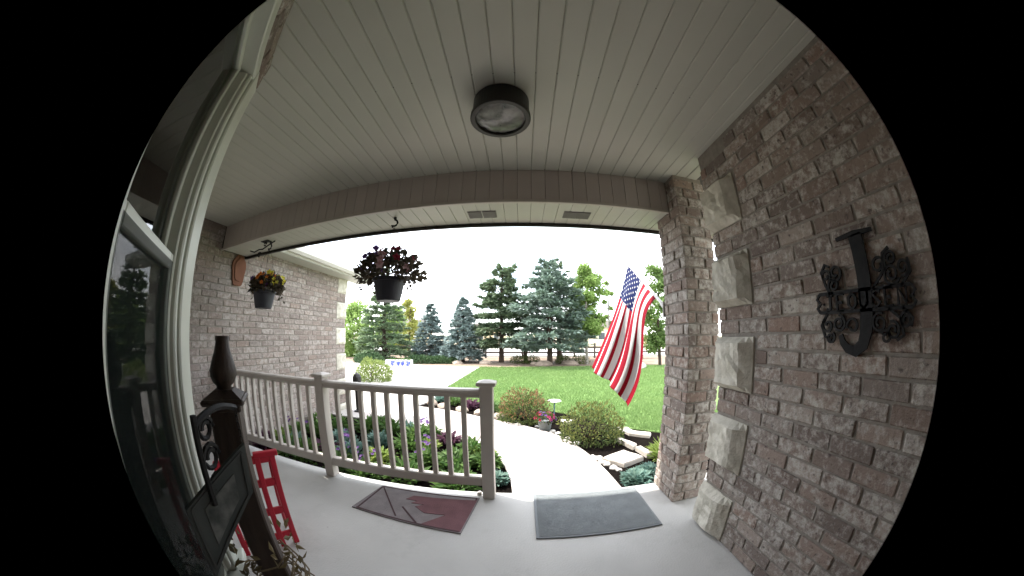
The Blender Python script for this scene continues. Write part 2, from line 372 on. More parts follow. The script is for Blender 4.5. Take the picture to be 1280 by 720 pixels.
# far low hills
m = MB(); rows = []
for j in range(9):
    for i in range(61):
        x = -600+i*20; y = 260+j*45
        h = -.3 + (sin(j/8*pi*.5))*(5+4.5*noise.noise(Vector((x*.006, j*.3, 1.3)))+2*noise.noise(Vector((x*.02, j*.4, 5))))
        m.v.append((x, y, max(h, -.35)))
m.f = [(j*61+i, j*61+i+1, (j+1)*61+i+1, (j+1)*61+i) for j in range(8) for i in range(60)]
tag(m.build('hills', pr_mat('dry_hill', (.40, .35, .22), .95, .1, col2=(.26, .27, .17), scale=.02, bump=.2, bscale=.2), smooth=True), kind='structure')

# ------------------------------------------------------------------ porch ceiling of grooved boards
G0, GS = -.037, .0963           # groove phase and spacing in x
ceil = thing('porch_ceiling', 'pale grooved board ceiling over the porch', 'ceiling', (0, 0, CEIL))
ceil['kind'] = 'structure'; del ceil['category']; del ceil['label']
MB().box(-3.30, 2.2, -.3, 1.80, .0125, .05).build('backing', DARKGAP, ceil)
PL = MB(); w = GS-.0015
PL.add([(-w/2, -.30, .012), (-w/2, -.30, .004), (-w/2+.005, -.30, 0), (w/2-.005, -.30, 0), (w/2, -.30, .004), (w/2, -.30, .012),
        (-w/2, 1.79, .012), (-w/2, 1.79, .004), (-w/2+.005, 1.79, 0), (w/2-.005, 1.79, 0), (w/2, 1.79, .004), (w/2, 1.79, .012)],
       [(0, 1, 7, 6), (1, 2, 8, 7), (2, 3, 9, 8), (3, 4, 10, 9), (4, 5, 11, 10), (0, 5, 4, 3, 2, 1), (6, 7, 8, 9, 10, 11), (0, 6, 11, 5)])
plm = PL.mesh('plank', SOFFIT)
i0 = int((-3.24-G0)/GS); i1 = int((1.30-G0)/GS)
for i in range(i0, i1+1):
    link('plank', plm, ceil, (G0+(i+.5)*GS, 0, 0))
# small screw heads along two lines of the ceiling
scm = MB().lathe([(.0022, 0), (.003, -.0015), (.0018, -.003)], 6).mesh('screw', BRONZE)
for i in range(-7, 10):
    link('screw', scm, ceil, (G0+i*GS, .90, .0035))
for i in range(i0+2, i1):
    link('screw', scm, ceil, (G0+i*GS, 1.772, .0035))

# ------------------------------------------------------------------ porch beam
beam = thing('porch_beam', 'taupe boxed porch beam with grooved panels over the railing', 'beam', (0, 0, 2.12))
MB().box(-3.26, 1.075, 1.79, 2.165, .008, .40).build('core', DARKGAP, beam)
fpm = MB().cbox(-w/2, w/2, -.012, 0, .0, CEIL-2.12, c=.003).mesh('face_panel', BEAMP)
spm = MB().cbox(-w/2, w/2, 0, .375, -.002, .010, c=.003).mesh('soffit_panel', SOFFIT)
for i in range(i0, int((1.02-G0)/GS)+1):
    link('face_panel', fpm, beam, (G0+(i+.5)*GS, 1.792, -.0))
    link('soffit_panel', spm, beam, (G0+(i+.5)*GS, 1.793, -.0))
ix = int((1.02-G0)/GS)+1; wx = 1.079-(G0+ix*GS)-.0022
MB().cbox(0, wx, -.012, 0, .0, CEIL-2.12, c=.003).build('face_panel', BEAMP, beam).location = (G0+ix*GS+.0011, 1.792, 0)
MB().cbox(0, wx, 0, .375, -.002, .010, c=.003).build('soffit_panel', SOFFIT, beam).location = (G0+ix*GS+.0011, 1.793, 0)
MB().cbox(-3.26, 1.078, 1.772, 1.796, -.010, .012, c=.003).build('edge_trim', ALMOND, beam)
MB().cbox(-3.26, 1.078, 2.160, 2.185, -.030, .30, c=.003).build('drip_edge', BRONZE, beam)
vm = MB()
for i in range(7):
    vm.box(-.048, .048, -.055+i*.0165, -.055+i*.0165+.009, -.010, -.003)
vm.box(-.052, .052, -.062, .062, -.003, .001)
vmm = vm.mesh('soffit_vent', pr_mat('vent_grey', (.22, .21, .20), .6, .3))
for x in (-.355, -.245, .355, .455):
    link('soffit_vent', vmm, beam, (x, 1.985, -.0005))
# stretch of the same beam beyond the brick pillar
b2 = thing('porch_beam', 'short end of the porch beam running on behind the brick pillar', 'beam', (0, 0, 2.12))
MB().box(1.36, 2.4, 1.80, 2.165, .0, .40).build('core', BEAMP, b2)
MB().box(1.085, 1.359, 1.997, 2.164, .0, .30).build('pillar_head', SOFFIT, b2)
MB().box(1.081, 2.4, 2.166, 2.182, -.03, .30).build('drip_edge', BRONZE, b2)
# unseen roof added to keep sun and sky off; eave sets the shadow line
rf = thing('unseen_porch_roof', 'unseen shingled roof with gutter over the porch, added to block sun', 'roof', (0, 0, 2.44))
m = MB(); m.add([(-3.3, -3, 2.2), (2.6, -3, 2.2), (2.6, 2.39, .05), (-2.9, 2.39, .05), (-3.3, 2.39, .05), (-3.3, -3, 2.0), (2.6, -3, 2.0), (2.6, 2.39, -.02), (-3.3, 2.39, -.02)],
               [(0, 1, 2, 4), (5, 6, 7, 8), (0, 5, 8, 4), (1, 2, 7, 6), (2, 7, 8, 4), (0, 1, 6, 5)])
m.build('shingles', ROOFM, rf)
MB().box(-3.3, 2.6, 2.186, 2.37, -.06, -.04).build('eave_soffit', SOFFIT, rf)
m = MB(); m.add([(-2.75, y, z) for y, z in ((2.37, -.01), (2.43, -.01), (2.47, .08), (2.37, .08))]+[(2.6, y, z) for y, z in ((2.37, -.01), (2.43, -.01), (2.47, .08), (2.37, .08))],
               [(0, 1, 2, 3), (7, 6, 5, 4), (0, 4, 5, 1), (1, 5, 6, 2), (2, 6, 7, 3), (3, 7, 4, 0)])
m.build('gutter', GUTM, rf)

# ------------------------------------------------------------------ brick side wall on the right, with rough stone quoins
WX = 1.155; WY1 = 1.405
wall = thing('brick_side_wall', 'tumbled pinkish brick porch wall with rough stone blocks and iron monogram', 'wall')
MB().box(WX+.006, WX+.27, -.32, WY1-.009, -.01, CEIL+.02).build('mortar', MORTAR, wall)
rng = random.Random(11)
quoin_rows = [(k*6*CH, k*6*CH+4*CH) for k in range(6)]
for r in range(37):
    z0 = r*CH; zc = z0+CH/2
    if z0+CH > CEIL+.03: break
    inq = any(a-.001 <= z0 < b-.001 for a, b in quoin_rows)
    yend = 1.10 if inq else WY1
    for s, e in course_spans(-.30+(.03 if r % 3 else .0), yend, r):
        put_brick(wall, (WX+.03, (s+e)/2, zc+.003), (0, 1, 0), e-s, rng, (-1, 0, 0))
def quoin(x0, y0, y1, z0, z1, depth, seed, parent, wrap=.24, side=-1):
    """rock-faced block: pitched margins, split face; side -1 faces -X, +1 faces +X"""
    r = random.Random(seed); m = MB(); n = 9; V = []; F = []
    for i in range(n+1):
        for j in range(n+1):
            u, v = i/n, j/n; e = min(u, 1-u, v, 1-v)
            ch = min(1, u/.26, (1-u)/.07, v/.08, (1-v)/.08)
            d = depth*max(0, ch)
            if e > .05: d += .010*noise.noise(Vector((u*4+seed, v*4, seed*.7)))+.006*noise.noise(Vector((u*10, v*10, seed)))
            V.append((x0+side*(d+.004), y0+(y1-y0)*u, z0+(z1-z0)*v))
    for i in range(n):
        for j in range(n): F.append((i*(n+1)+j, (i+1)*(n+1)+j, (i+1)*(n+1)+j+1, i*(n+1)+j+1))
    m.add(V, F)
    ring = [i*(n+1) for i in range(n+1)]+[n*(n+1)+j for j in range(1, n+1)]+[i*(n+1)+n for i in range(n-1, -1, -1)]+[j for j in range(n-1, 0, -1)]
    o = len(m.v); m.v += [(x0-side*wrap, m.v[k][1], m.v[k][2]) for k in ring]
    L_ = len(ring)
    m.f += [(ring[k], ring[(k+1) % L_], o+(k+1) % L_, o+k) for k in range(L_)]; m.f.append(tuple(range(o, o+L_)))
    return m.build('quoin_stone', STONE, parent)
for k, (a, b) in enumerate(quoin_rows):
    
    if b < CEIL: quoin(WX, 1.112, WY1+.012, a+.004, b-.012, .055, 3+k, wall)

# ------------------------------------------------------------------ brick pillar at the top of the path
PX0, PX1, PY0, PY1 = 1.082, 1.352, 1.652, 1.992
pil = thing('brick_pillar', 'square brick pillar beside the grey doormat at the porch edge', 'pillar')
MB().box(PX0+.007, PX1-.007, PY0+.007, PY1-.007, -.01, CEIL+.01).build('mortar', MORTAR, pil)
T = .06
for r in range(37):
    z0 = r*CH; zc = z0+CH/2+.003
    if z0+CH > CEIL+.03: break
    if r % 2 == 0:
        fr = [(PX0, PX0+.168), (PX0+.178, PX1)] if r % 4 else [(PX0, PX0+.092), (PX0+.102, PX1)]; sd = [(PY0+T+.011, PY1-T-.011)]
    else:
        fr = [(PX0+T+.011, PX1-T-.011)]; sd = [(PY0, PY0+.205), (PY0+.215, PY1)] if r % 4 == 1 else [(PY0, PY0+.125), (PY0+.135, PY1)]
    for s, e in fr:
        put_brick(pil, ((s+e)/2, PY0+T/2, zc), (1, 0, 0), e-s, rng, (0, -1, 0)); put_brick(pil, ((s+e)/2, PY1-T/2, zc), (1, 0, 0), e-s, rng, (0, 1, 0))
    for s, e in sd:
        put_brick(pil, (PX0+T/2, (s+e)/2, zc), (0, 1, 0), e-s, rng, (-1, 0, 0)); put_brick(pil, (PX1-T/2, (s+e)/2, zc), (0, 1, 0), e-s, rng, (1, 0, 0))

# ------------------------------------------------------------------ brick wing on the left
LX = -3.25; LY1 = 4.56
wing = thing('brick_house_wing', 'pinkish brick wing of the house with gutter, at the railing end', 'house wing')
MB().box(LX-5, LX-.006, .6, LY1-.009, -.35, 2.46).build('mortar', MORTAR, wing)
cand = []; lq = [(-4*CH+k*6*CH, -4*CH+k*6*CH+4*CH) for k in range(6)]
for r in range(-4, 33):
    z0 = r*CH
    inq = any(a-.001 <= z0 < b-.001 for a, b in lq)
    for s, e in course_spans(.62, 4.28 if inq else LY1, r):
        c = Vector((LX-.03, (s+e)/2, z0+CH/2+.003)); cand.append(((c-Vector((0, 0, CAM_H))).length, c, e-s, s))
vis = sorted([c for c in cand if c[3] > 1.30 and c[1].z > .0], key=lambda c: c[0])
for d_, c, l, s in vis[:300]:
    o = put_brick(wing, c, (0, 1, 0), l, rng, (1, 0, 0)); o.material_slots[0].link = 'OBJECT'; o.material_slots[0].material = BRW
rest = [c for c in cand if c not in vis]+vis[300:]
m = MB()
for d_, c, l, s in rest:
    o = rng.uniform(-.001, .003)
    m.cbox(c.x-.03, c.x+.03+o, c.y-l/2, c.y+l/2, c.z-.033, c.z+.033, c=.004)
tag(m.build('brickwork', BRW, wing), kind='stuff')
for k, (a, b) in enumerate(lq):
    if b < 2.36: quoin(LX, 4.285, LY1+.012, a+.004, b-.012, .03, 30+k, wing, side=1)
# eave, gutter and roof of the wing
MB().box(LX-.02, -2.96, 2.20, 5.0, 2.235, 2.255).build('eave_soffit', SOFFIT, wing)
MB().box(-2.985, -2.955, 2.20, 5.0, 2.25, 2.375).build('fascia', GUTM, wing)
m = MB(); gp = [(-2.955, 2.27), (-2.90, 2.265), (-2.865, 2.30), (-2.855, 2.375), (-2.872, 2.375), (-2.885, 2.31), (-2.905, 2.282), (-2.955, 2.285)]
n8 = len(gp); m.add([(x, 2.62, z) for x, z in gp]+[(x, 5.02, z) for x, z in gp], [tuple(range(n8)), tuple(range(2*n8-1, n8-1, -1))]+[(i, (i+1) % n8, n8+(i+1) % n8, n8+i) for i in range(n8)])
m.build('gutter', GUTM, wing)
shm = [MB().cbox(-.155, .155, -.16, .16, -.006, .010, c=.003).mesh('shingle', ROOFM)]
m = MB(); m.add([(-2.90, 2.5, 2.385), (-2.90, 5.05, 2.385), (-6.2, 5.05, 3.75), (-6.2, 2.5, 3.75), (-2.90, 2.5, 2.36), (-2.90, 5.05, 2.36), (-6.2, 5.05, 3.72), (-6.2, 2.5, 3.72)],
               [(0, 1, 2, 3), (7, 6, 5, 4), (0, 4, 5, 1), (1, 5, 6, 2), (2, 6, 7, 3), (3, 7, 4, 0)])
m.build('roof', ROOFM, wing)

# ------------------------------------------------------------------ bay window wall close on the left
PHI = radians(-51.5)
BD = Vector((sin(PHI), cos(PHI), 0)); BN = Vector((cos(PHI), -sin(PHI), 0)); B0 = Vector((-1.089, .464, 0))
# local frame: x along the wall (towards the porch), y out of the wall, z up.  s=0 at the outer corner
bay = link('bay_window', None)
bay.matrix_world = Matrix(((BD.x, BN.x, 0, B0.x), (BD.y, BN.y, 0, B0.y), (0, 0, 1, 0), (0, 0, 0, 1)))
tag(bay, 'tall white framed sash window in the angled bay wall, reflecting the garden', 'window')
S0, S1 = -.555, -.172           # glass opening
ZT = 2.12; ZB = .42; ZM = 1.40
MB().box(-.80, .035, -.20, -.012, 2.215, CEIL+.01).build('lintel_wall', MORTAR, bay)
for r in range(2):
    for s, e in course_spans(-.80, .035, r):
        put_brick(bay, ((s+e)/2, -.03+.012, 2.215+r*.083+.042), (1, 0, 0), e-s, rng, (0, 1, 0)).scale.z *= 1.1
MB().box(-.80, .035, -.20, -.012, -.01, ZB-.06).build('sill_wall', MORTAR, bay)
for r in range(4):
    for s, e in course_spans(-.80, .035, r):
        put_brick(bay, ((s+e)/2, -.03+.012, r*CH+.048), (1, 0, 0), e-s, rng, (0, 1, 0))
c = .006
MB().cbox(-.095, .042, -.16, .012, ZB-.06, 2.215, c=c).build('outer_casing', WHITEP, bay)
MB().cbox(-.128, -.097, -.14, .000, ZB-.02, 2.165, c=c).build('jamb_bead', WHITEP, bay)
MB().cbox(-.145, -.130, -.14, -.018, ZB-.02, 2.14, c=.004).build('jamb_stop', WHITEP, bay)
MB().cbox(-.80, -.620, -.16, .012, ZB-.06, 2.215, c=c).build('inner_casing', WHITEP, bay)
MB().cbox(-.618, -.590, -.14, -.012, ZB-.02, 2.165, c=.004).build('jamb_bead', WHITEP, bay)
MB().cbox(-.618, -.097, -.16, .010, 2.150, 2.213, c=c).build('head_casing', WHITEP, bay)
MB().cbox(-.70, .05, -.10, .045, ZB-.10, ZB-.055, c=c).build('sill', WHITEP, bay)
GL = glass_mat('window_glass', ior=2.1)
def sash(name, y, z0, z1, bot, top):
    s = MB(); s.cbox(-.588, S0+.0, y-.03, y, z0, z1, c=.003).cbox(S1, -.147, y-.03, y, z0, z1, c=.003)
    s.cbox(S0, S1, y-.03, y+.001, z0, z0+bot, c=.003).cbox(S0, S1, y-.03, y+.001, z1-top, z1, c=.003)
    o = s.build(name, WHITEP, bay)
    MB().box(S0, S1, y-.019, y-.015, z0+bot, z1-top).build('glass_pane', GL, o)
sash('upper_sash', -.055, ZM-.02, 2.148, .045, .03)
sash('lower_sash', -.024, ZB-.02, ZM+.026, .06, .045)
SCR = bpy.data.materials.new('insect_screen'); SCR.use_nodes = True; _n = SCR.node_tree.nodes; _b = _n['Principled BSDF']
_b.inputs['Base Color'].default_value = (.018, .022, .020, 1); _b.inputs['Roughness'].default_value = .8; _b.inputs['Alpha'].default_value = .34; _b.inputs['Specular IOR Level'].default_value = 0.0
MB().box(-.586, -.150, -.0215, -.0205, ZB+.01, ZM+.004).build('insect_screen', SCR, bay)
# dim room behind the panes
m = MB(); m.box(-.79, .03, -1.6, -.21, .05, 2.37)
m.f = [f for i, f in enumerate(m.f) if i != 4]
o = m.build('room_interior', pr_mat('dim_room', (.12, .11, .095), .9, .1), bay)
MB().cbox(-.30, -.185, -.18, -.14, ZB, 2.14, c=.012).build('curtain', pr_mat('curtain', (.20, .20, .17), .95, .05, stretch=(14, 1, 1)), bay)
# unseen front wall behind the doorbell, added for its shade and reflection
hw = thing('unseen_front_wall', 'unseen brick front wall of the house around the entry door, added for its shade', 'wall')
m = MB(); m.box(-.52, 1.16, -.22, -.06, 0, CEIL+.01); m.build('wall_face', MORTAR, hw)
m = MB(); m.box(-3.24, -1.17, .18, .40, 0, CEIL+.01); m.build('wall_return', MORTAR, hw)  # unseen return walls, added to stop sky light leaking into the porch
m = MB(); m.box(-1.17, -1.10, -1.6, .40, 0, CEIL+.01); m.build('bay_return', MORTAR, hw)
MB().cbox(-.35, .62, -.062, -.045, .0, 2.06, c=.006).build('door', pr_mat('door_paint', (.22, .10, .07), .5, .4), hw)

# ------------------------------------------------------------------ porch railing
rail = thing('porch_railing', 'almond vinyl porch railing with square balusters behind the patterned doormat', 'railing')
RY = 1.932
pm = MB().cbox(-.045, .045, -.045, .045, .0, .875, c=.005).mesh('post', ALMOND)
bmh = MB().cbox(-.052, .052, -.052, .052, .0, .05, c=.006).mesh('post_base', ALMOND)
cap = MB().cbox(-.066, .066, -.066, .066, .872, .898, c=.004).box(-.060, .060, -.060, .060, .898, .910, taper=.35)
cpm = cap.mesh('post_cap', ALMOND)
PXS = [-.245, -1.645]
for x in PXS:
    p = link('post', pm, rail, (x, RY, 0)); link('post_cap', cpm, p)
tr = MB(); prof = [(-.032, .790), (.032, .790), (.032, .815), (.044, .822), (.044, .838), (.030, .848), (-.030, .848), (-.044, .838), (-.044, .822), (-.032, .815)]
def rail_bar(name, prof, xa, xb):
    n = len(prof); m = MB()
    m.add([(xa, RY+y, z) for y, z in prof]+[(xb, RY+y, z) for y, z in prof], [tuple(range(n)), tuple(range(2*n-1, n-1, -1))]+[(i, (i+1) % n, n+(i+1) % n, n+i) for i in range(n)])
    return m.build(name, ALMOND, rail)
bprof = [(-.030, .110), (.030, .110), (.030, .172), (.022, .180), (-.022, .180), (-.030, .172)]
segs = [(-1.600, -.290, 10), (-3.245, -1.690, 12)]
balm = MB().cbox(-.018, .018, -.018, .018, .178, .792, c=.003).mesh('baluster', ALMOND)
for xa, xb, n in segs:
    rail_bar('top_rail', prof, xa, xb); rail_bar('bottom_rail', bprof, xa, xb)
    for k in range(n):
        link('baluster', balm, rail, (xa+(xb-xa)*(k+1)/(n+1), RY, 0))
# ------------------------------------------------------------------ ceiling light
LENS = glass_mat('lamp_glass', (.88, .90, .88), .05, 1.5); _t = LENS.node_tree; _N = _t.nodes
_df = _N.new('ShaderNodeBsdfTranslucent'); _df.inputs['Color'].default_value = (.75, .75, .72, 1); _d2 = _N.new('ShaderNodeBsdfDiffuse'); _d2.inputs['Color'].default_value = (.62, .62, .60, 1)
_m1 = _N.new('ShaderNodeMixShader'); _m2 = _N.new('ShaderNodeMixShader'); _m2.inputs[0].default_value = .45; _w = _N.new('ShaderNodeTexNoise'); _w.inputs['Scale'].default_value = 26
_c = _N.new('ShaderNodeTexCoord'); _t.links.new(_c.outputs['Object'], _w.inputs['Vector']); _mr = _N.new('ShaderNodeMapRange'); _mr.inputs['To Max'].default_value = .85; _t.links.new(_w.outputs['Fac'], _mr.inputs['Value'])
_t.links.new(_df.outputs[0], _m1.inputs[1]); _t.links.new(_d2.outputs[0], _m1.inputs[2]); _o = _N['Material Output']; _src = _o.inputs['Surface'].links[0].from_socket
_t.links.new(_mr.outputs[0], _m2.inputs[0]); _t.links.new(_src, _m2.inputs[1]); _t.links.new(_m1.outputs[0], _m2.inputs[2]); _t.links.new(_m2.outputs[0], _o.inputs['Surface'])
lp = thing('ceiling_light', 'dark bronze drum ceiling light with clear glass underneath', 'ceiling light', (-.107, 1.10, CEIL))
MB().lathe([(.05, -.002), (.136, -.002), (.139, -.010), (.139, -.112), (.146, -.116), (.146, -.134), (.141, -.138), (.122, -.138), (.118, -.130), (.118, -.016), (.05, -.014)], 48, cap=False).build('drum', BRONZE, lp, smooth=False)
MB().lathe([(.117, -.018), (.05, -.02), (.001, -.02)], 32, cap=False).build('reflector', pr_mat('lamp_white', (.55, .55, .53), .35, .5), lp)
MB().lathe([(.1185, -.122), (.09, -.131), (.05, -.137), (.001, -.139)], 40, cap=False).build('glass_lens', LENS, lp, smooth=True)
bulb = MB().lathe([(.001, 0), (.016, .002), (.016, .022), (.021, .034), (.030, .056), (.029, .072), (.018, .086), (.001, .091)], 16, cap=False)
for sx in (-1, 1):
    o = bulb.build('bulb', pr_mat('bulb_glass', (.62, .60, .54), .25, .5), lp, smooth=True); o.location = (sx*.020, 0, -.066); o.rotation_euler = (0, sx*pi/2, 0)
    MB().box(sx*.012-.01, sx*.012+.01, -.012, .012, -.075, -.018).build('socket', BRONZE, lp)

# ------------------------------------------------------------------ doormats
gm = tag(link('doormat', None), 'plain slate grey ribbed doormat at the top of the path', 'doormat')
MB().cbox(.085, .895, 1.415, 1.962, .0005, .010, c=.003).build('rubber_base', pr_mat('mat_rubber', (.20, .216, .225), .8, .2), gm)
m = MB(); n = 46
for i in range(n):
    y = 1.432+i*(1.945-1.432)/n; m.cbox(.103, .877, y, y+.0078, .009, .0135, c=.002)
tag(m.build('ribs', pr_mat('mat_grey', (.33, .355, .365), .95, .1, col2=(.27, .292, .30), scale=12, bump=.4, bscale=150), gm), kind='stuff')
rm_ = tag(link('doormat', None), 'grey and maroon patterned doormat lying in front of the railing', 'doormat')
A, B, C, D = (Vector((-1.118, 1.905)), Vector((-.315, 1.890)), Vector((-.372, 1.439)), Vector((-1.192, 1.53)))
def mp(u, v): return (A*(1-u)+B*u)*(1-v)+(D*(1-u)+C*u)*v
MB().prism([mp(0, 0), mp(1, 0), mp(1, 1), mp(0, 1)], .0005, .008).build('base', pr_mat('mat_taupe', (.25, .225, .225), .95, .1, col2=(.20, .18, .182), scale=14, bump=.4, bscale=150), rm_)
MAR = pr_mat('mat_maroon', (.185, .098, .105), .95, .1, col2=(.15, .08, .088), scale=14, bump=.4, bscale=150)
leaf = [(.40, .18), (.99, .10), (.99, .97), (.66, .97), (.80, .62), (.62, .66), (.50, .52), (.56, .42), (.44, .44), (.47, .34), (.36, .34)]
MB().prism([mp(u, v) for u, v in leaf], .008, .0105).build('maroon_panel', MAR, rm_)
m = MB()
for a, b in (((.02, .02), (.42, .90)), ((.02, .04), (.05, .96)), ((.02, .02), (.98, .02)), ((.98, .03), (.98, .97)), ((.04, .97), (.98, .97)), ((.40, .60), (.62, .95))):
    p, q = mp(*a), mp(*b); d = (q-p).normalized()*.006; nn = Vector((-d.y, d.x))
    m.prism([p-nn, q-nn, q+nn, p+nn], .008, .0098+.0002*len(m.v)/8)
m.build('seam_lines', pr_mat('mat_line', (.09, .058, .062), .95, .1), rm_)

# ------------------------------------------------------------------ iron monogram on the brick wall
mono = thing('wall_monogram', 'black scrolled iron letter J monogram plaque on the brick wall', 'wall sign')
MX0, MX1 = WX-.022, WX-.010     # plate thickness range in x
def ribbon(m, pts, wd):
    """flat bar following pts (y,z) in the wall plane"""
    n = len(pts); ws = wd if isinstance(wd, list) else [wd]*n; L_, R_ = [], []
    for i, p in enumerate(pts):
        a = Vector(pts[max(i-1, 0)]); b = Vector(pts[min(i+1, n-1)]); t = (b-a).normalized(); nn = Vector((-t.y, t.x)); p = Vector(p)
        L_.append(p+nn*ws[i]/2); R_.append(p-nn*ws[i]/2)
    vs = [(MX0, v.x, v.y) for v in L_]+[(MX0, v.x, v.y) for v in R_]+[(MX1, v.x, v.y) for v in L_]+[(MX1, v.x, v.y) for v in R_]
    fs = []
    for i in range(n-1):
        fs += [(i, i+1, n+i+1, n+i), (2*n+i, 3*n+i, 3*n+i+1, 2*n+i+1), (i, 2*n+i, 2*n+i+1, i+1), (n+i, n+i+1, 3*n+i+1, 3*n+i)]
    fs += [(0, n, 3*n, 2*n), (n-1, 3*n-1, 4*n-1, 2*n-1)]
    m.add(vs, fs)
def spiral(cy, cz, r0, r1, a0, turns, n=22):
    return [(cy+(r0+(r1-r0)*t)*cos(a0+turns*2*pi*t), cz+(r0+(r1-r0)*t)*sin(a0+turns*2*pi*t)) for t in [i/n for i in range(n+1)]]
# y decreases towards the doorbell, which is to the right in the picture, so letters run towards -y
m = MB()
ribbon(m, [(.555, 1.548), (.470, 1.552), (.385, 1.548)], [.012, .020, .012])
ribbon(m, [(.465, 1.548), (.460, 1.50), (.455, 1.40), (.455, 1.28), (.459, 1.22), (.475, 1.17), (.510, 1.148), (.545, 1.156), (.568, 1.178), (.578, 1.205)], [.062, .060, .058, .056, .052, .046, .040, .032, .026, .020])
m.build('letter', IRON, mono)
m = MB()
ribbon(m, [(.675, 1.358), (.26, 1.350)], .012); ribbon(m, [(.675, 1.288), (.26, 1.282)], .012)
ribbon(m, [(.675, 1.358), (.690, 1.34), (.672, 1.322), (.690, 1.305), (.675, 1.288)], .010)
ribbon(m, [(.26, 1.350), (.245, 1.333), (.262, 1.316), (.245, 1.300), (.26, 1.282)], .010)
m.build('banner_frame', IRON, mono)
sc = MB()
SC = []
for args in ((.600, 1.385, .030, .008, -1.6, 1.5), (.585, 1.430, .034, .010, -.5, -1.3), (.635, 1.425, .024, .008, 3.6, -1.1),
             (.335, 1.390, .036, .010, 3.6, 1.6), (.285, 1.405, .028, .008, -1.2, -1.4), (.385, 1.425, .032, .012, 4.0, -1.2), (.330, 1.440, .024, .008, 0, 1.3),
             (.585, 1.245, .032, .009, 1.6, 1.6), (.640, 1.240, .030, .009, 1.2, -1.2), (.628, 1.195, .022, .008, 2.2, 1.1), (.520, 1.235, .028, .014, -.3, 1.0),
             (.400, 1.240, .034, .010, 2.0, -1.5), (.345, 1.215, .030, .010, 1.2, 1.4), (.290, 1.245, .026, .008, 1.9, -1.4), (.375, 1.195, .022, .008, .5, 1.2)):
    sc = MB(); ribbon(sc, spiral(*args), .0085); sc.build('scroll', IRON, mono)
for pts in ([(.62, 1.352), (.640, 1.39), (.655, 1.44), (.632, 1.468), (.612, 1.455)], [(.42, 1.352), (.37, 1.40), (.36, 1.46), (.33, 1.475)], [(.30, 1.348), (.255, 1.39), (.262, 1.43)],
            [(.64, 1.285), (.672, 1.24), (.655, 1.20), (.625, 1.185)], [(.36, 1.284), (.31, 1.25), (.30, 1.20), (.33, 1.185)], [(.30, 1.284), (.262, 1.25), (.270, 1.225)]):
    sc = MB(); ribbon(sc, pts, .0095); sc.build('scroll', IRON, mono)
# name cut out along the banner: seven upright letters, worn and hard to make out
GLY = {'J': [[(.2, 1), (.9, 1)], [(.6, 1), (.6, .2), (.4, 0), (.15, .15)]], 'E': [[(.9, 1), (.1, 1), (.1, 0), (.9, 0)], [(.1, .5), (.7, .5)]], 'O': [[(.5, 1), (.1, .7), (.1, .3), (.5, 0), (.9, .3), (.9, .7), (.5, 1)]],
       'U': [[(.1, 1), (.1, .25), (.5, 0), (.9, .25), (.9, 1)]], 'S': [[(.9, .85), (.5, 1), (.1, .75), (.9, .25), (.5, 0), (.1, .15)]], 'N': [[(.1, 0), (.1, 1), (.9, 0), (.9, 1)]]}
for i, ch in enumerate("JEOUSEN"):
    y0 = .648-i*.0545; lt = MB()
    for st in GLY[ch]:
        ribbon(lt, [(y0-p[0]*.042, 1.291+p[1]*.058) for p in st], .0105)
    lt.build('name_letter', IRON, mono)
for y, z in ((.46, 1.53), (.46, 1.17), (.66, 1.32), (.27, 1.315)):
    MB().box(MX1-.001, WX+.012, y-.004, y+.004, z-.004, z+.004).build('mounting_pin', IRON, mono)
# ------------------------------------------------------------------ leaf helpers
def leaf_quad(m, p, d, up, L, Wd, fold=.25):
    """one pointed leaf of two faces"""
    d = d.normalized(); s = d.cross(up)
    if s.length < 1e-4: s = d.cross(Vector((1, 0, .2)))
    s.normalize(); u = s.cross(d)
    o = len(m.v); mid = p+d*L*.45
    m.v += [tuple(p), tuple(mid+s*Wd/2+u*Wd*fold), tuple(p+d*L), tuple(mid-s*Wd/2+u*Wd*fold)]
    m.f += [(o, o+1, o+2), (o, o+2, o+3)]
def rnd_dir(r, zmin=-1):
    while True:
        v = Vector((r.uniform(-1, 1), r.uniform(-1, 1), r.uniform(zmin, 1)))
        if .05 < v.length < 1: return v.normalized()
def shrub(name, label, loc, rx, ry, h, mat, n, L, seed, cat='shrub', group=None, stem=BARK, twiggy=.5, tipmat=None):
    r = random.Random(seed); t = thing(name, label, cat, loc, group)
    st = MB(); fo = MB(); tips = MB()
    for i in range(max(8, int(n/90))):
        a = r.uniform(0, 2*pi); k = sqrt(r.random()); e = Vector((cos(a)*k*rx*.85, sin(a)*k*ry*.85, h*(r.uniform(.55, .95))*(1-.35*k*k)))
        st.tube([(e.x*.12, e.y*.12, 0), (e.x*.5, e.y*.5, e.z*.55), tuple(e)], [.007, .005, .002], 4)
    for i in range(n):
        d = rnd_dir(r, -.30); k = 1-.55*r.random()**2.2
        bumpy = 1+.16*noise.noise(d*2.6+Vector((seed, 0, 0)))+.10*noise.noise(d*6+Vector((0, seed, 0)))
        p = Vector((d.x*rx, d.y*ry, max(.02, (d.z*.74+.25)*h)))
        p = Vector((p.x*k*bumpy, p.y*k*bumpy, max(.015, p.z*(.35+.65*k)*bumpy)))
        dd = (d*twiggy+Vector((0, 0, .55))+rnd_dir(r)*.8)
        (tips if (tipmat and k > .82 and d.z > .1 and r.random() < .6) else fo).__class__
        leaf_quad(tips if (tipmat and k > .80 and d.z > .0 and r.random() < .55) else fo, p, dd, rnd_dir(r), L*r.uniform(.6, 1.3), L*.5*r.uniform(.7, 1.2))
    st.build('stems', stem, t); tag(fo.build('foliage', mat, t, norm=False), kind='stuff')
    if tips.v: tag(tips.build('new_growth', tipmat, t, norm=False), kind='stuff')
    return t
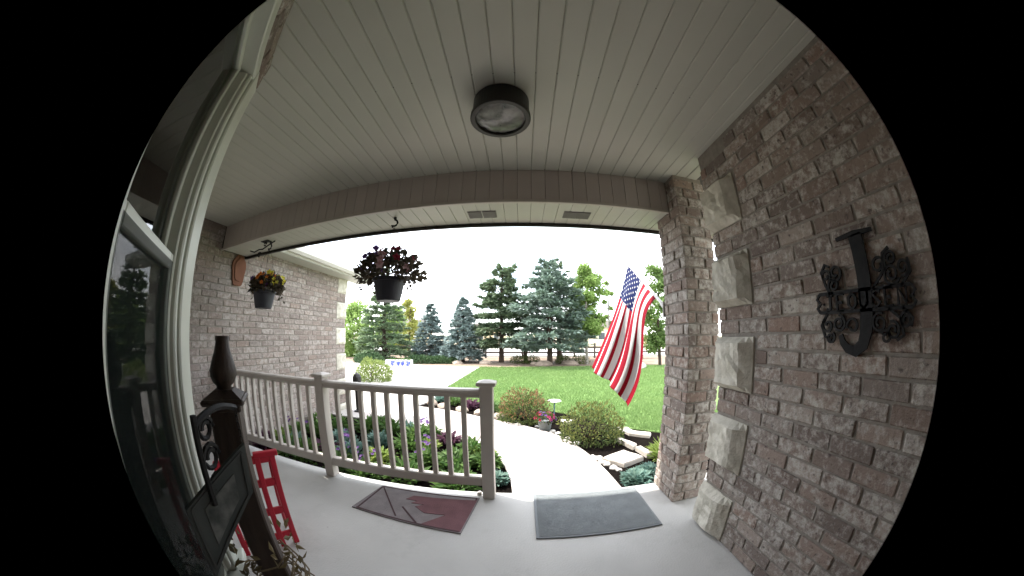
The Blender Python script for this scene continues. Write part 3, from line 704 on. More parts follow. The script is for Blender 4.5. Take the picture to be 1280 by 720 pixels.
def conifer(name, label, loc, h, rad, mat, seed, base=.12, droop=.25, n_whorl=20, per=9, dens=15, L=.20, irregular=.12, gap=0.0, lean=0.0, shape=1.0, group='conifers beyond the lawn', top_round=0.0):
    """trunk with whorled, drooping boughs covered with needle sprays"""
    r = random.Random(seed); t = thing(name, label, 'tree', loc, group)
    tr = MB(); tr.tube([(0, 0, -.05), (lean*.3*h*.1, 0, h*.35), (lean*h*.08, 0, h*.7), (lean*h*.1, 0, h*.97)], [h*.022+.03, h*.018+.015, h*.010, .012], 8)
    fo = MB(); br = MB()
    for wv in range(n_whorl):
        f = wv/(n_whorl-1)
        z = h*(base+(1-base)*f*.97)
        R0 = rad*((1-f)**shape*(1-top_round)+top_round*sqrt(max(0, 1-f*f)))+.10
        if f < .10: R0 *= .80+2*f
        for k in range(per if f < .8 else max(4, per-3)):
            if r.random() < gap: continue
            a = 2*pi*(k+r.random()*.8)/per+wv*1.3
            R = R0*(1+irregular*(r.random()*2-1)+irregular*.9*noise.noise(Vector((cos(a)*1.5, sin(a)*1.5, z*.9+seed))))
            d = Vector((cos(a), sin(a), 0)); z1 = z+r.uniform(-.4, .4)*h/n_whorl
            p0 = Vector((lean*h*.1*f, 0, z1)); rise = .22*R*(f-.25)
            pts = []
            for q in range(5):
                u = q/4; pts.append(p0+d*R*u+Vector((0, 0, rise*u*2-droop*R*(u**1.5)+.12*R*u**3)))
            br.tube(pts, [.018+.006*R, .014, .010, .007, .003], 4, cap=False)
            m_ = int(2.1*dens*max(.35, R/max(rad, .3)))+4
            for i in range(m_):
                u = .12+.90*sqrt(r.random()); q = min(3, int(u*4)); w_ = u*4-q; p = pts[q].lerp(pts[q+1], min(w_, 1.0))
                side = d.cross(Vector((0, 0, 1)))*(r.uniform(-1, 1))
                p = p+side*R*.20*(1.05-u*.55)+Vector((0, 0, r.uniform(-.05, .05)*h*.12))
                dd = d*(.8+.4*r.random())+side*1.3+Vector((0, 0, r.uniform(-.35, .50)))
                for _ in range(3):
                    leaf_quad(fo, p, dd+rnd_dir(r)*.55, Vector((0, 0, 1))+rnd_dir(r)*.6, L*r.uniform(.6, 1.25), L*.34*r.uniform(.7, 1.3), fold=.1)
    tr.build('trunk', BARK, t); cr_ = tag(fo.build('crown', mat, t, norm=False), kind='stuff'); br.build('boughs', BARK, cr_)
    return t
def leafy_tree(name, label, loc, h, rx, mat, seed, clear=.25, n=3200, L=.12, trunk=BARK, lobes=16, stems=1, group='leafy trees beyond the lawn', ry=None, narrow=1.0):
    r = random.Random(seed); t = thing(name, label, 'tree', loc, group)
    tr = MB(); fo = MB(); ry = ry or rx
    cl = []
    for s in range(stems):
        ox = (s-(stems-1)/2)*rx*.5; tip = Vector((ox*1.6+r.uniform(-.1, .1)*rx, r.uniform(-.2, .2)*ry, h*.93))
        base = Vector((ox*.5, 0, -.05)); mid = base.lerp(tip, .45)+Vector((r.uniform(-.1, .1)*rx, 0, 0))
        tr.tube([base, mid, base.lerp(tip, .75), tip], [.02*h*.8, .014*h*.8, .008*h, .01], 7)
        for i in range(lobes):
            f = clear+(1-clear)*((i+.5)/lobes); z = h*f
            c0 = base.lerp(tip, f*.97); wdt = (sin(pi*min(1, max(.0, (f-clear)/(1-clear)*.80+.16)))**.7)*narrow
            a = r.uniform(0, 2*pi); c = c0+Vector((cos(a)*rx*wdt*r.uniform(.2, .85), sin(a)*ry*wdt*r.uniform(.2, .85), r.uniform(-.03, .05)*h))
            tr.tube([c0-Vector((0, 0, h*.05)), c0.lerp(c, .6), tuple(c)], [.012, .008, .003], 4, cap=False)
            cl.append((c, rx*r.uniform(.26, .48)*(.6+.4*wdt)))
    for i in range(n):
        c, k = r.choice(cl); d = rnd_dir(r); p = c+Vector((d.x, d.y, d.z*.8))*k*(r.random()**.45)
        leaf_quad(fo, p, rnd_dir(r)+Vector((0, 0, -.3)), rnd_dir(r), L*r.uniform(.6, 1.3), L*.75*r.uniform(.7, 1.2))
    tr.build('trunk', trunk, t); tag(fo.build('crown', mat, t, norm=False), kind='stuff')
    return t

# ------------------------------------------------------------------ hanging flower baskets
LEAFD = leaf_mat('basket_leaf', (.045, .040, .026), (.085, .065, .045), .35, 9)
PET_R = leaf_mat('petal_red', (.33, .025, .04), (.22, .02, .05), .3, 20)
PET_W = leaf_mat('petal_pale', (.55, .42, .42), (.40, .22, .24), .3, 20)
PET_O = leaf_mat('petal_orange', (.72, .27, .04), (.62, .16, .03), .3, 20)
PET_Y = leaf_mat('petal_yellow', (.70, .56, .05), (.55, .52, .06), .3, 20)
PET_P = leaf_mat('petal_purple', (.16, .07, .26), (.10, .05, .16), .3, 20)
PET_K = leaf_mat('petal_pink', (.55, .09, .20), (.42, .05, .16), .3, 20)
def blossom(parent, p, d, R, mat, r):
    m = MB(); d = d.normalized(); a = d.cross(Vector((.3, .2, 1))).normalized(); b = d.cross(a)
    for k in range(5):
        w_ = 2*pi*k/5+r.random()*.3; leaf_quad(m, p, (a*cos(w_)+b*sin(w_))*1.0+d*.35, d, R, R*.85, .15)
    return m.build('flower', mat, parent, norm=False)
def basket(label, loc, seed, petals, spread, trailing):
    r = random.Random(seed); t = thing('hanging_basket', label, 'flower basket', loc, 'flower baskets hanging from the porch beam')
    zt, zb = 1.63-2.12, 1.462-2.12
    pot = MB().lathe([(.001, zb), (.086, zb), (.092, zb+.012), (.118, zt-.03), (.126, zt-.028), (.130, zt-.004), (.124, zt), (.116, zt-.004), (.112, zt-.03), (.001, zt-.03)], 32, cap=False).build('pot', POT, t, smooth=False)
    MB().lathe([(.111, zt-.028), (.06, zt-.012), (.001, zt-.008)], 20, cap=False).build('soil', MULCH, pot)
    h = MB()
    for k in range(3):
        a = 2*pi*k/3+.5; h.tube([(cos(a)*.122, sin(a)*.122, zt-.004), (cos(a)*.05, sin(a)*.05, -.16), (0, 0, -.085)], .0016, 4)
    h.build('hanger', IRON, t)
    hk = MB(); pts = [(0, 0, .0), (0, 0, -.02)]+[(.026*sin(q)+.0, 0, -.048+.026*cos(q)) for q in [i*pi/7 for i in range(0, 10)]]+[(-.012, 0, -.085)]
    hk.tube([(0, 0, .004), (0, 0, -.012)], .013, 8); hk.tube(pts, .0075, 6); hk.build('hook', IRON, t)
    fo = MB()
    for i in range(620):
        d = rnd_dir(r, -.25); k = .35+.65*r.random()**.6
        p = Vector((d.x*spread[0]*k, d.y*spread[1]*k, zt+max(-.06, d.z)*spread[2]*k*1.0+.02))
        p.x += spread[3]*k; leaf_quad(fo, p, d*.8+rnd_dir(r)*.8+Vector((0, 0, .2)), rnd_dir(r), r.uniform(.035, .075), r.uniform(.020, .042))
    for i in range(trailing):
        a = r.uniform(0, 2*pi); c0 = Vector((cos(a)*.12, sin(a)*.12, zt)); 
        for q in range(9):
            u = q/8; p = c0+Vector((cos(a)*.11*u, sin(a)*.11*u, .05*u-.13*u*u)); leaf_quad(fo, p, rnd_dir(r)+Vector((0, 0, -.4)), rnd_dir(r), .04, .026)
    tag(fo.build('foliage', LEAFD, t, norm=False), kind='stuff')
    for mat, n, cx, sp in petals:
        for i in range(n):
            d = rnd_dir(r, .0); p = Vector((cx+d.x*sp*r.uniform(.4, 1), d.y*spread[1]*.95-.02, zt+.03+d.z*spread[2]*r.uniform(.75, 1.05)))
            blossom(t, p+Vector((0, -.03, .01)), d+Vector((.3, -.9, .2)), r.uniform(.022, .038), mat, r)
    return t
basket('dark pot hanging basket with mauve and red petunias beneath the beam hook', (-.978, 1.918, 2.118), 21,
       [(PET_R, 13, .06, .17), (PET_W, 12, .0, .19), (PET_P, 14, -.08, .14)], (.26, .20, .185, .0), 9)
basket('dark pot hanging basket with orange, purple and yellow flowers beside the brick wing', (-2.46, 1.94, 2.118), 22,
       [(PET_O, 16, .11, .07), (PET_Y, 14, .19, .06), (PET_P, 12, .0, .10)], (.20, .16, .13, .04), 3)
# scroll bracket fixed under the beam by the second basket
br_ = thing('scroll_bracket', 'small black iron scroll bracket under the beam end by the brick wing', 'bracket', (-2.60, 1.90, 2.118))
m = MB(); m.tube([(-.16+.0, 0, -.06), (-.08, 0, -.085), (.0, 0, -.07), (.07, 0, -.075), (.15, 0, -.05), (.26, .0, -.02)], .007, 6)
m.build('arm', IRON, br_)
m = MB(); m.tube([(.02+.03*cos(a)*(1-a/14), 0, -.125+.03*sin(a)*(1-a/14)) for a in [i*.45 for i in range(20)]], .0055, 6); m.build('scroll', IRON, br_); m = MB()
m.tube([(.10+.024*cos(a)*(1-a/14), 0, -.03+.024*sin(a)*(1-a/14)) for a in [i*.45 for i in range(18)]], .0055, 6); m.build('scroll', IRON, br_)
MB().cbox(.05, .17, -.03, .03, -.006, .004, c=.002).build('plate', IRON, br_)
# terracotta sun-face plaque on the wing wall
oc = thing('wall_plaque', 'faded orange terracotta leaf plaque on the brick wing under the beam end', 'wall ornament', (LX+.006, 2.08, 1.95))
m = MB(); out = []
for i in range(28):
    a = 2*pi*i/28; k = 1+.07*cos(5*a); out.append((0.0, .105*sin(a)*k, .19*cos(a)*k*(1 if cos(a) > 0 else 1.05)))
m.slab3(out, (1, 0, 0), .02); m.build('body', POTT, oc)
m = MB(); m.slab3([(.02, y*.7, z*.7) for _, y, z in out], (1, 0, 0), .012); m.build('relief', POTT, oc)

# ------------------------------------------------------------------ wooden post with finial, close on the left
PP = polar(-59.6, 1.0)
post = thing('wooden_post', 'dark stained wooden post with turned finial beside the bay window', 'post', PP, rz=radians(48))
MB().cbox(-.050, .050, -.050, .050, .0, .995, c=.006).build('shaft', DWOOD, post)
m = MB().cbox(-.058, .058, -.058, .058, .985, 1.005, c=.004).cbox(-.072, .072, -.072, .072, 1.006, 1.024, c=.006).box(-.062, .062, -.062, .062, 1.024, 1.046, taper=.5)
m.build('cap_moulding', DWOOD, post)
MB().lathe([(.024, 1.044), (.027, 1.056), (.038, 1.066), (.046, 1.084), (.047, 1.100), (.038, 1.128), (.028, 1.156), (.023, 1.180), (.024, 1.198), (.001, 1.199)], 20, cap=False).build('finial', DWOOD, post, smooth=True)
m = MB().cbox(-.13, .13, -.13, .13, .0, .035, c=.006); m.build('base', DWOOD, post)
# slate board hanging askew from an iron bracket
sb = thing('slate_sign', 'dark slate board hanging askew in front of the wooden post', 'sign', (0, 0, 0))
def P_(px, py, D): return at_dist(px, py, D)
q = [P_(303, 553, .80), P_(231, 636, .735), P_(268, 719, .735), P_(313, 612, .80)]
nrm = (q[1]-q[0]).cross(q[2]-q[0]).normalized()
if nrm.dot(Vector((0, 0, CAM_H))-q[0]) < 0: nrm.negate()
ctr = sum(q, Vector())/4
q = [p-nrm*((p-q[0]).dot(nrm)) for p in q]
MB().slab3(q, nrm, .012).build('board', SLATE, sb)
q2 = [ctr.lerp(p, .86)+nrm*.0125-nrm*((ctr.lerp(p, .86)-q[0]).dot(nrm)) for p in q]
m = MB()
for i in range(4):
    a, b = q2[i], q2[(i+1) % 4]; t_ = (b-a).normalized(); s_ = nrm.cross(t_)*.0035
    m.slab3([a-s_, b-s_, b+s_, a+s_], nrm, .002+.0003*i)
m.build('chalk_border', pr_mat('chalk_line', (.06, .065, .063), .9, .1), sb)
q3 = [ctr.lerp(p, .52)+nrm*.0126-nrm*((ctr.lerp(p, .52)-q[0]).dot(nrm)) for p in q]
MB().slab3(q3, nrm, .0012).build('chalk_smudge', pr_mat('chalk_dust', (.040, .047, .046), .95, .05, col2=(.14, .145, .14), scale=22, detail=8), sb)
ib = thing('iron_bracket', 'black scrolled iron sign bracket between bay window and wooden post', 'bracket', (0, 0, 0))
m = MB(); c0 = P_(246, 548, .74); vdir = Vector((0, 0, 1)); hdir = (P_(300, 555, .86)-c0); hdir.z = 0; hdir.normalize()
m.tube([c0+vdir*.05, c0, c0-vdir*.09, c0-vdir*.16], .009, 6); m.build('upright', IRON, ib); m = MB()
m.tube([c0+vdir*.03+hdir*(t*.17)+vdir*(.02*sin(t*3)) for t in [i/8 for i in range(9)]], .009, 6); m.build('arm', IRON, ib)
for cz, rr_ in ((.012, .030), (-.055, .034), (-.12, .026)):
    m = MB(); m.tube([c0+hdir*(.035+rr_*cos(a)*(1-a/16))+vdir*(cz+rr_*sin(a)*(1-a/16)) for a in [i*.5 for i in range(20)]], .0065, 5); m.build('scroll', IRON, ib)
cm = MB()
e = q[0]; f_ = c0+vdir*.03+hdir*.17
for k in range(5):
    p = f_.lerp(e, (k+.5)/5); cm.tube([p+Vector((.006*cos(a), 0, .010*sin(a))) for a in [i*pi/4 for i in range(9)]], .0015, 4)
cm.build('chain', IRON, ib)
# dried vine round the post foot
vine = thing('dried_vine', 'dried twig garland wound round the foot of the wooden post', 'garland', PP)
r = random.Random(9); TW = pr_mat('dry_twig', (.20, .155, .095), .9, .1, col2=(.11, .085, .055), scale=30)
for k in range(14):
    a0 = r.uniform(0, 6.28); z0 = r.uniform(.10, .42); m = MB(); pts = []
    for i in range(12):
        a = a0+i*.42; rr_ = .082+.022*r.random()+.004*i*(k % 3 == 0); pts.append((cos(a)*rr_, sin(a)*rr_, z0+.012*i+r.uniform(-.02, .02)))
    m.tube(pts, [.0055]*6+[.0035]*6, 5); m.build('twig', TW, vine)
m = MB()
for k in range(120):
    a = r.uniform(0, 6.28); p = Vector((cos(a)*.12, sin(a)*.12, r.uniform(.1, .55))); leaf_quad(m, p, rnd_dir(r), rnd_dir(r), .045, .02)
tag(m.build('dry_leaves', leaf_mat('dry_leaf', (.16, .12, .05), (.09, .075, .04), .2), vine, norm=False), kind='stuff')
# red stand
rs = thing('red_folding_frame', 'slim bright red folding frame on the porch floor behind the wooden post', 'folding frame', (-1.40, .87, 0), rz=radians(57))
# local x across the view (towards the garden is +x), y away from the doorbell
def red_bar(name, x0, x1, y0, y1, z0, z1): return MB().cbox(x0, x1, y0, y1, z0, z1, c=.004).build(name, RED, rs)
for x in (-.165, .080, .170): red_bar('upright', x-.017, x+.017, -.014, .014, .0, .585)
for z in (.075, .245, .425, .565): red_bar('rung', -.150, .155, -.011, .011, z-.022, z+.022)
red_bar('top_bar', .06, .205, -.018, .018, .575, .605)
for x in (-.15, .155):
    m = MB(); m.tube([(x, .02, .55), (x, .20, .0)], .012, 6); m.build('rear_prop', RED, rs)

# ------------------------------------------------------------------ flag on the pillar
FT, FB = Vector((1.160, 2.930, 2.006)), Vector((1.116, 2.181, 1.530))
fpole = thing('flagpole', 'slim white flagpole slanting up from the brick pillar', 'flagpole')
dr = (FT-FB).normalized(); p0 = FB-dr*((FB.y-1.998)/dr.y)
MB().tube([p0-dr*.0, FT+dr*.05], .0125, 10).build('pole', pr_mat('pole_white', (.72, .72, .70), .4, .4), fpole)
MB().lathe([(.001, -.018), (.014, -.012), (.019, 0), (.014, .013), (.001, .019)], 12, o=FT+dr*.06, cap=False).build('finial', pr_mat('brass', (.55, .40, .12), .3, .5, metal=.8), fpole)
m = MB().cbox(p0.x-.035, p0.x+.035, 1.994, 2.003, p0.z-.06, p0.z+.06, c=.002); m.tube([p0-dr*.004, p0+dr*.10], .020, 10); m.build('bracket', GUTM, fpole)
fl = thing('flag', 'American stars and stripes flag hanging in folds from the flagpole', 'flag')
NU, NV = 52, 72
def bez(a, b, c, d, t): return a*(1-t)**3+b*3*t*(1-t)**2+c*3*t*t*(1-t)+d*t**3
e0 = [FT, P_(777, 372, 3.12), P_(758, 412, 3.05), P_(738, 457, 2.98)]
e1 = [FB, P_(788, 398, 2.52), P_(818, 452, 2.58), P_(784, 505, 2.55)]
m = MB(); uvs = []
for j in range(NV+1):
    v = j/NV
    A_, B_ = bez(*e0, v), bez(*e1, v)
    for i in range(NU+1):
        u = i/NU; p = A_.lerp(B_, u)
        amp = .058*min(1, v*1.6)*(.55+.45*sin(pi*min(1, max(0, u*.9+.05))))
        ph = u*2*pi*2.2+v*1.3+.6*sin(v*3)
        fold = Vector((.55, .80, 0))*sin(ph)+Vector((-.8, .45, 0))*.55*sin(ph*2+.7)*.4
        p = p+fold*amp
        # fly edge sags unevenly
        p.z += -.05*v*v*sin(u*pi*2.5+.5)+.035*v*sin(u*9)
        m.v.append(tuple(p)); uvs.append((u, v))
for j in range(NV):
    for i in range(NU): m.f.append((j*(NU+1)+i, j*(NU+1)+i+1, (j+1)*(NU+1)+i+1, (j+1)*(NU+1)+i))
fmat = bpy.data.materials.new('flag_cloth'); fmat.use_nodes = True; t = fmat.node_tree; N = t.nodes; Lk = t.links; bs = N['Principled BSDF']
bs.inputs['Roughness'].default_value = .75; bs.inputs['Specular IOR Level'].default_value = .2
uvn = N.new('ShaderNodeUVMap'); uvn.uv_map = 'flag_uv'; sp = N.new('ShaderNodeSeparateXYZ'); Lk.new(uvn.outputs[0], sp.inputs[0])
def mth(op, a, b=None, c=None):
    n = N.new('ShaderNodeMath'); n.operation = op
    for k, x in enumerate((a, b, c)):
        if x is None: continue
        if isinstance(x, (int, float)): n.inputs[k].default_value = x
        else: Lk.new(x, n.inputs[k])
    return n.outputs[0]
U_, V_ = sp.outputs[0], sp.outputs[1]
stripe = mth('LESS_THAN', mth('MODULO', mth('MULTIPLY', U_, 13.0), 2.0), 1.0)
cant = mth('MULTIPLY', mth('LESS_THAN', U_, 7/13), mth('LESS_THAN', V_, .34))
# 9 rows of stars across u, staggered along v
su = mth('MULTIPLY', U_, 13/7*9.0); row = mth('FLOOR', su); sv = mth('ADD', mth('MULTIPLY', V_, 6/.34), mth('MULTIPLY', mth('MODULO', row, 2.0), .5))
fx = mth('SUBTRACT', mth('FRACT', sv), .5); fy = mth('MULTIPLY', mth('SUBTRACT', mth('FRACT', su), .5), .75)
rad_ = mth('SQRT', mth('ADD', mth('MULTIPLY', fx, fx), mth('MULTIPLY', fy, fy)))
ang = mth('ARCTAN2', fy, fx); edge = mth('ADD', .14, mth('MULTIPLY', .065, mth('COSINE', mth('MULTIPLY', ang, 5.0))))
star = mth('LESS_THAN', rad_, edge)
def mixc(f, a, b):
    n = N.new('ShaderNodeMixRGB'); Lk.new(f, n.inputs[0])
    for k, x in ((1, a), (2, b)):
        if isinstance(x, tuple): n.inputs[k].default_value = (*x, 1)
        else: Lk.new(x, n.inputs[k])
    return n.outputs[0]
body = mixc(stripe, (.68, .68, .68), (.31, .004, .020)); canton = mixc(star, (.006, .014, .085), (.66, .66, .66))
colr = mixc(cant, body, canton); Lk.new(colr, bs.inputs['Base Color'])
trn = N.new('ShaderNodeBsdfTranslucent'); Lk.new(colr, trn.inputs['Color']); mxs = N.new('ShaderNodeMixShader'); mxs.inputs[0].default_value = .30
Lk.new(bs.outputs[0], mxs.inputs[1]); Lk.new(trn.outputs[0], mxs.inputs[2]); Lk.new(mxs.outputs[0], N['Material Output'].inputs['Surface'])
o = m.build('cloth', fmat, fl, smooth=True, norm=False)
uvl = o.data.uv_layers.new(name='flag_uv')
for lp_ in o.data.loops: uvl.data[lp_.index].uv = uvs[lp_.vertex_index]
sm = o.modifiers.new('thickness', 'SOLIDIFY'); sm.thickness = .0015

# ------------------------------------------------------------------ front beds
SPI = leaf_mat('spirea_leaf', (.055, .085, .025), (.13, .155, .045), .35, 6)
SPT = leaf_mat('spirea_bronze_tip', (.26, .13, .07), (.20, .15, .06), .35, 6)
YGT = leaf_mat('yellow_green_tip', (.20, .21, .06), (.15, .17, .05), .35, 6)
shrub('spirea_shrub', 'rounded shrub with bronze red new growth beside the curving path', (.03, 4.55, -.15), .42, .40, .50, SPI, 2600, .045, 3, group='rounded shrubs along the path', tipmat=SPT)
shrub('spirea_shrub', 'rounded olive green shrub between path and lawn, beside the flagstones', (.90, 3.55, -.15), .43, .38, .50, SPI, 2900, .042, 4, group='rounded shrubs along the path', tipmat=YGT)
fp = thing('flower_pot', 'small pot of pink and purple flowers between the rounded shrubs', 'flower pot', (.33, 4.02, -.15))
MB().lathe([(.001, 0), (.075, 0), (.082, .01), (.105, .14), (.112, .142), (.112, .16), (.10, .162), (.095, .14), (.001, .14)], 20, cap=False).build('pot', pr_mat('grey_pot', (.20, .22, .22), .7, .3), fp)
r = random.Random(31); m = MB()
for i in range(260):
    d = rnd_dir(r, 0); leaf_quad(m, Vector((d.x*.14, d.y*.12, .16+d.z*.10))*r.uniform(.8, 1), d+rnd_dir(r)*.5, rnd_dir(r), .04, .025)
tag(m.build('foliage', SPI, fp, norm=False), kind='stuff')
for i in range(34):
    d = rnd_dir(r, .1); k = r.uniform(.9, 1.1); x = d.x*.15*k
    blossom(fp, Vector((x, d.y*.13*k, .17+d.z*.11*k)), d, r.uniform(.022, .034), PET_R if x < -.07 else (PET_P if x < 0 or r.random() < .3 else PET_K), r)
bb = thing('bird_bath', 'little white dish on a thin stake behind the flower pot', 'bird bath', (.545, 4.77, -.15))
MB().lathe([(.001, .245), (.05, .250), (.105, .268), (.118, .276), (.110, .280), (.05, .262), (.001, .258)], 24, cap=False).build('dish', pr_mat('dish_white', (.74, .74, .72), .4, .4), bb)
MB().tube([(0, 0, -.01), (0, 0, .25)], .012, 8).build('stake', pr_mat('stake_blue', (.12, .20, .26), .5, .3), bb)
# flagstones on edge of the lawn
def flagstone(label, pts, th, z, seed, tilt=0):
    r = random.Random(seed); P = [Vector((x+r.uniform(-.012, .012), y+r.uniform(-.012, .012))) for x, y in pts]
    c = sum(P, Vector((0, 0)))/len(P); Q = []
    for i in range(len(P)):
        a, b = P[i], P[(i+1) % len(P)]
        for k in range(3):
            p = a.lerp(b, k/3); Q.append(p+(c-p)*r.uniform(-.02, .05))
    m = MB(); n = len(Q)
    vs = [(p.x, p.y, -.02) for p in Q]+[(p.x, p.y, th*.7) for p in Q]+[(p.x+(c.x-p.x)*.06, p.y+(c.y-p.y)*.06, th+r.uniform(-.004, .004)) for p in Q]
    fs = [tuple(range(n-1, -1, -1)), tuple(range(2*n, 3*n))]
    for k in range(2): fs += [(k*n+i, k*n+(i+1) % n, (k+1)*n+(i+1) % n, (k+1)*n+i) for i in range(n)]
    m.add([(x-c.x, y-c.y, zz) for x, y, zz in vs], fs); o = m.build('flagstone', FLAGSTONE); o.location = (c.x, c.y, z); o.rotation_euler = (tilt, 0, 0)
    return tag(o, label, 'stone', 'flagstones by the path')
flagstone('large diamond shaped pale flagstone lying on the dark mulch', [(.885, 2.835), (1.16, 3.00), (1.33, 2.76), (1.045, 2.62)], .06, -.15, 1, .02)
flagstone('narrow pale flagstone edging the mulch just behind the diamond flagstone', [(1.19, 3.44), (1.26, 3.47), (1.39, 3.12), (1.32, 3.08)], .06, -.15, 2)
flagstone('narrow pale flagstone edging the mulch next to the brick pillar', [(1.35, 3.06), (1.42, 3.08), (1.48, 2.83), (1.40, 2.80)], .055, -.15, 3)
flagstone('crooked yellowish flagstone lying in the grass edge of the lawn', [(1.40, 3.90), (1.52, 3.86), (1.56, 3.66), (1.76, 3.50), (1.70, 3.42), (1.46, 3.60)], .05, -.15, 4)
flagstone('thin pale flagstone beneath the bird bath', [(.60, 4.45), (.86, 4.40), (.84, 4.28), (.62, 4.30)], .04, -.15, 6)
def rock(label, loc, s, seed, mat=ROCK, group='small rocks', name='rock', flat=.6):
    r = random.Random(seed); bm = bmesh.new(); bmesh.ops.create_icosphere(bm, subdivisions=2, radius=1)
    for v in bm.verts:
        k = 1+.28*noise.noise(v.co*1.4+Vector((seed*3.1, 0, 0)))+.10*noise.noise(v.co*3.5+Vector((0, seed, 0))); v.co = Vector((v.co.x*s[0]*k, v.co.y*s[1]*k, v.co.z*s[2]*k))
    me = bpy.data.meshes.new(name); bm.to_mesh(me); bm.free(); me.materials.append(mat)
    o = link(name, me); o.location = loc; o.rotation_euler.z = r.uniform(0, 6)
    return tag(o, label, 'rock', group)
PALE = pr_mat('pale_cobble', (.55, .52, .48), .85, .2, col2=(.42, .40, .37), scale=12, bump=.5, bscale=30, rand=.2)
r = random.Random(41)
for i, (x, y) in enumerate([(.80, 2.98), (.84, 2.90), (.90, 2.74), (.93, 2.64), (.86, 2.80), (.97, 2.60), (.60, 3.62), (.52, 3.80), (.44, 3.90), (.30, 4.02), (.20, 4.16), (-.05, 4.25), (.68, 3.42)]):
    s = r.uniform(.025, .05); rock('small pale cobble edging the mulch along the path', (x+r.uniform(-.02, .02), y+r.uniform(-.02, .02), -.14), (s*1.2, s, s*.7), i+60, PALE, 'pale cobbles along the path edge', 'cobble')
BG = leaf_mat('blue_green_leaf', (.10, .19, .16), (.17, .26, .21), .3, 8)
GR = leaf_mat('bed_green_leaf', (.050, .115, .025), (.105, .18, .045), .35, 7)
PU = leaf_mat('purple_leaf', (.060, .022, .045), (.12, .05, .08), .3, 7)
LG = leaf_mat('lime_leaf', (.16, .24, .05), (.26, .32, .08), .4, 7)
def low_plant(name, label, loc, rad, h, mat, n, L, seed, group, broad=.5, flowers=None):
    r = random.Random(seed); t = thing(name, label, 'plant', loc, group); m = MB(); st = MB()
    for i in range(n):
        a = r.uniform(0, 2*pi); k = sqrt(r.random()); d = Vector((cos(a), sin(a), 0)); base = d*k*rad*.55+Vector((0, 0, h*r.uniform(.0, .65)*(1-.4*k)))
        leaf_quad(m, base, d*(.35+k)+Vector((0, 0, r.uniform(.2, 1.0)))+rnd_dir(r)*.4, Vector((0, 0, 1))+rnd_dir(r)*.3, L*r.uniform(.6, 1.3), L*broad*r.uniform(.7, 1.2))
    for i in range(7):
        a = r.uniform(0, 2*pi); st.tube([(0, 0, -.01), (cos(a)*rad*.3, sin(a)*rad*.3, h*.5), (cos(a)*rad*.6, sin(a)*rad*.6, h*.9)], [.004, .003, .001], 4)
    tag(m.build('leaves', mat, t, norm=False), kind='stuff'); st.build('stems', mat, t)
    if flowers:
        for i in range(flowers[1]):
            a = r.uniform(0, 2*pi); k = sqrt(r.random())*rad*.8; blossom(t, Vector((cos(a)*k, sin(a)*k, h*r.uniform(.8, 1.15))), Vector((cos(a)*.3, -.4, 1)), flowers[2]*r.uniform(.7, 1.2), flowers[0], r)
    return t
low_plant('stonecrop_plant', 'blue green leafy stonecrop clump beside the slab edge and brick pillar', (1.06, 2.30, -.15), .22, .14, BG, 420, .06, 71, 'blue green clumps by the slab', .7)
low_plant('stonecrop_plant', 'blue green stonecrop clump beneath the diamond flagstone', (1.25, 2.42, -.15), .20, .12, BG, 360, .055, 72, 'blue green clumps by the slab', .7)
low_plant('stonecrop_plant', 'pale blue green stonecrop clump between railing post and path', (-.24, 2.42, -.145), .16, .13, BG, 340, .055, 73, 'blue green clumps by the slab', .7)
low_plant('leafy_perennial', 'dark green leafy clump at the inside bend of the path', (-.36, 2.75, -.145), .20, .20, GR, 300, .08, 74, 'clumps at the path bend', .55)
low_plant('leafy_perennial', 'light green tuft against the brick pillar foot by the lawn', (1.55, 2.75, -.15), .18, .26, LG, 200, .12, 75, 'tufts by the pillar', .2)
r = random.Random(77)
kinds = [(GR, 'green leafy perennial in the bed behind the porch railing', .26, .34, None), (PU, 'purple leaved perennial in the bed behind the porch railing', .24, .30, None),
         (BG, 'blue green perennial in the bed behind the porch railing', .22, .22, None), (GR, 'green perennial with violet flowers in the bed behind the porch railing', .24, .30, (PET_P, 14, .03)),
         (LG, 'lime green perennial in the bed behind the porch railing', .20, .22, None)]
spots = []
for gy in (2.25, 2.62, 3.0, 3.38):
    for gx in [-.62-.40*k for k in range(7)]:
        x, y = gx+r.uniform(-.1, .1), gy+r.uniform(-.1, .1)
        lim = -.30 if y < 2.95 else (-.75 if y < 3.3 else -1.1)
        if x < lim: spots.append((x, y))
for i, (x, y) in enumerate(spots):
    mt, lb, rd, hh, fl_ = kinds[(0, 2, 0, 3, 4, 0, 1, 2, 0, 4, 3, 0, 2)[(i*5+i//3) % 13]]
    low_plant('perennial', lb, (x, y, -.15), rd*r.uniform(.8, 1.15), hh*r.uniform(.8, 1.2), mt, 190, .095, 100+i, 'perennials behind the railing', .5, fl_)
for i, (x, y, k, lb) in enumerate([(-.90, 3.32, 1, 'dark purple leaved clump on the inner edge of the curving path'), (-.58, 3.06, 0, 'green clump on the inner edge of the path nearest the railing end post'),
                                  (-1.22, 3.55, 3, 'violet flowered clump on the inner edge of the curving path'), (-1.62, 3.68, 2, 'blue green clump on the inner edge of the path'), (-.42, 2.98, 4, 'lime green clump at the tight inner bend of the path'), (-2.1, 3.7, 0, 'green clump on the inner path edge nearest the brick wing')]):
    mt, _lb, rd, hh, fl_ = kinds[k]
    low_plant('border_plant', lb, (x, y, -.15), rd*.85, hh*.85, mt, 200, .085, 230+i, 'clumps on the inner path edge', .5, fl_)
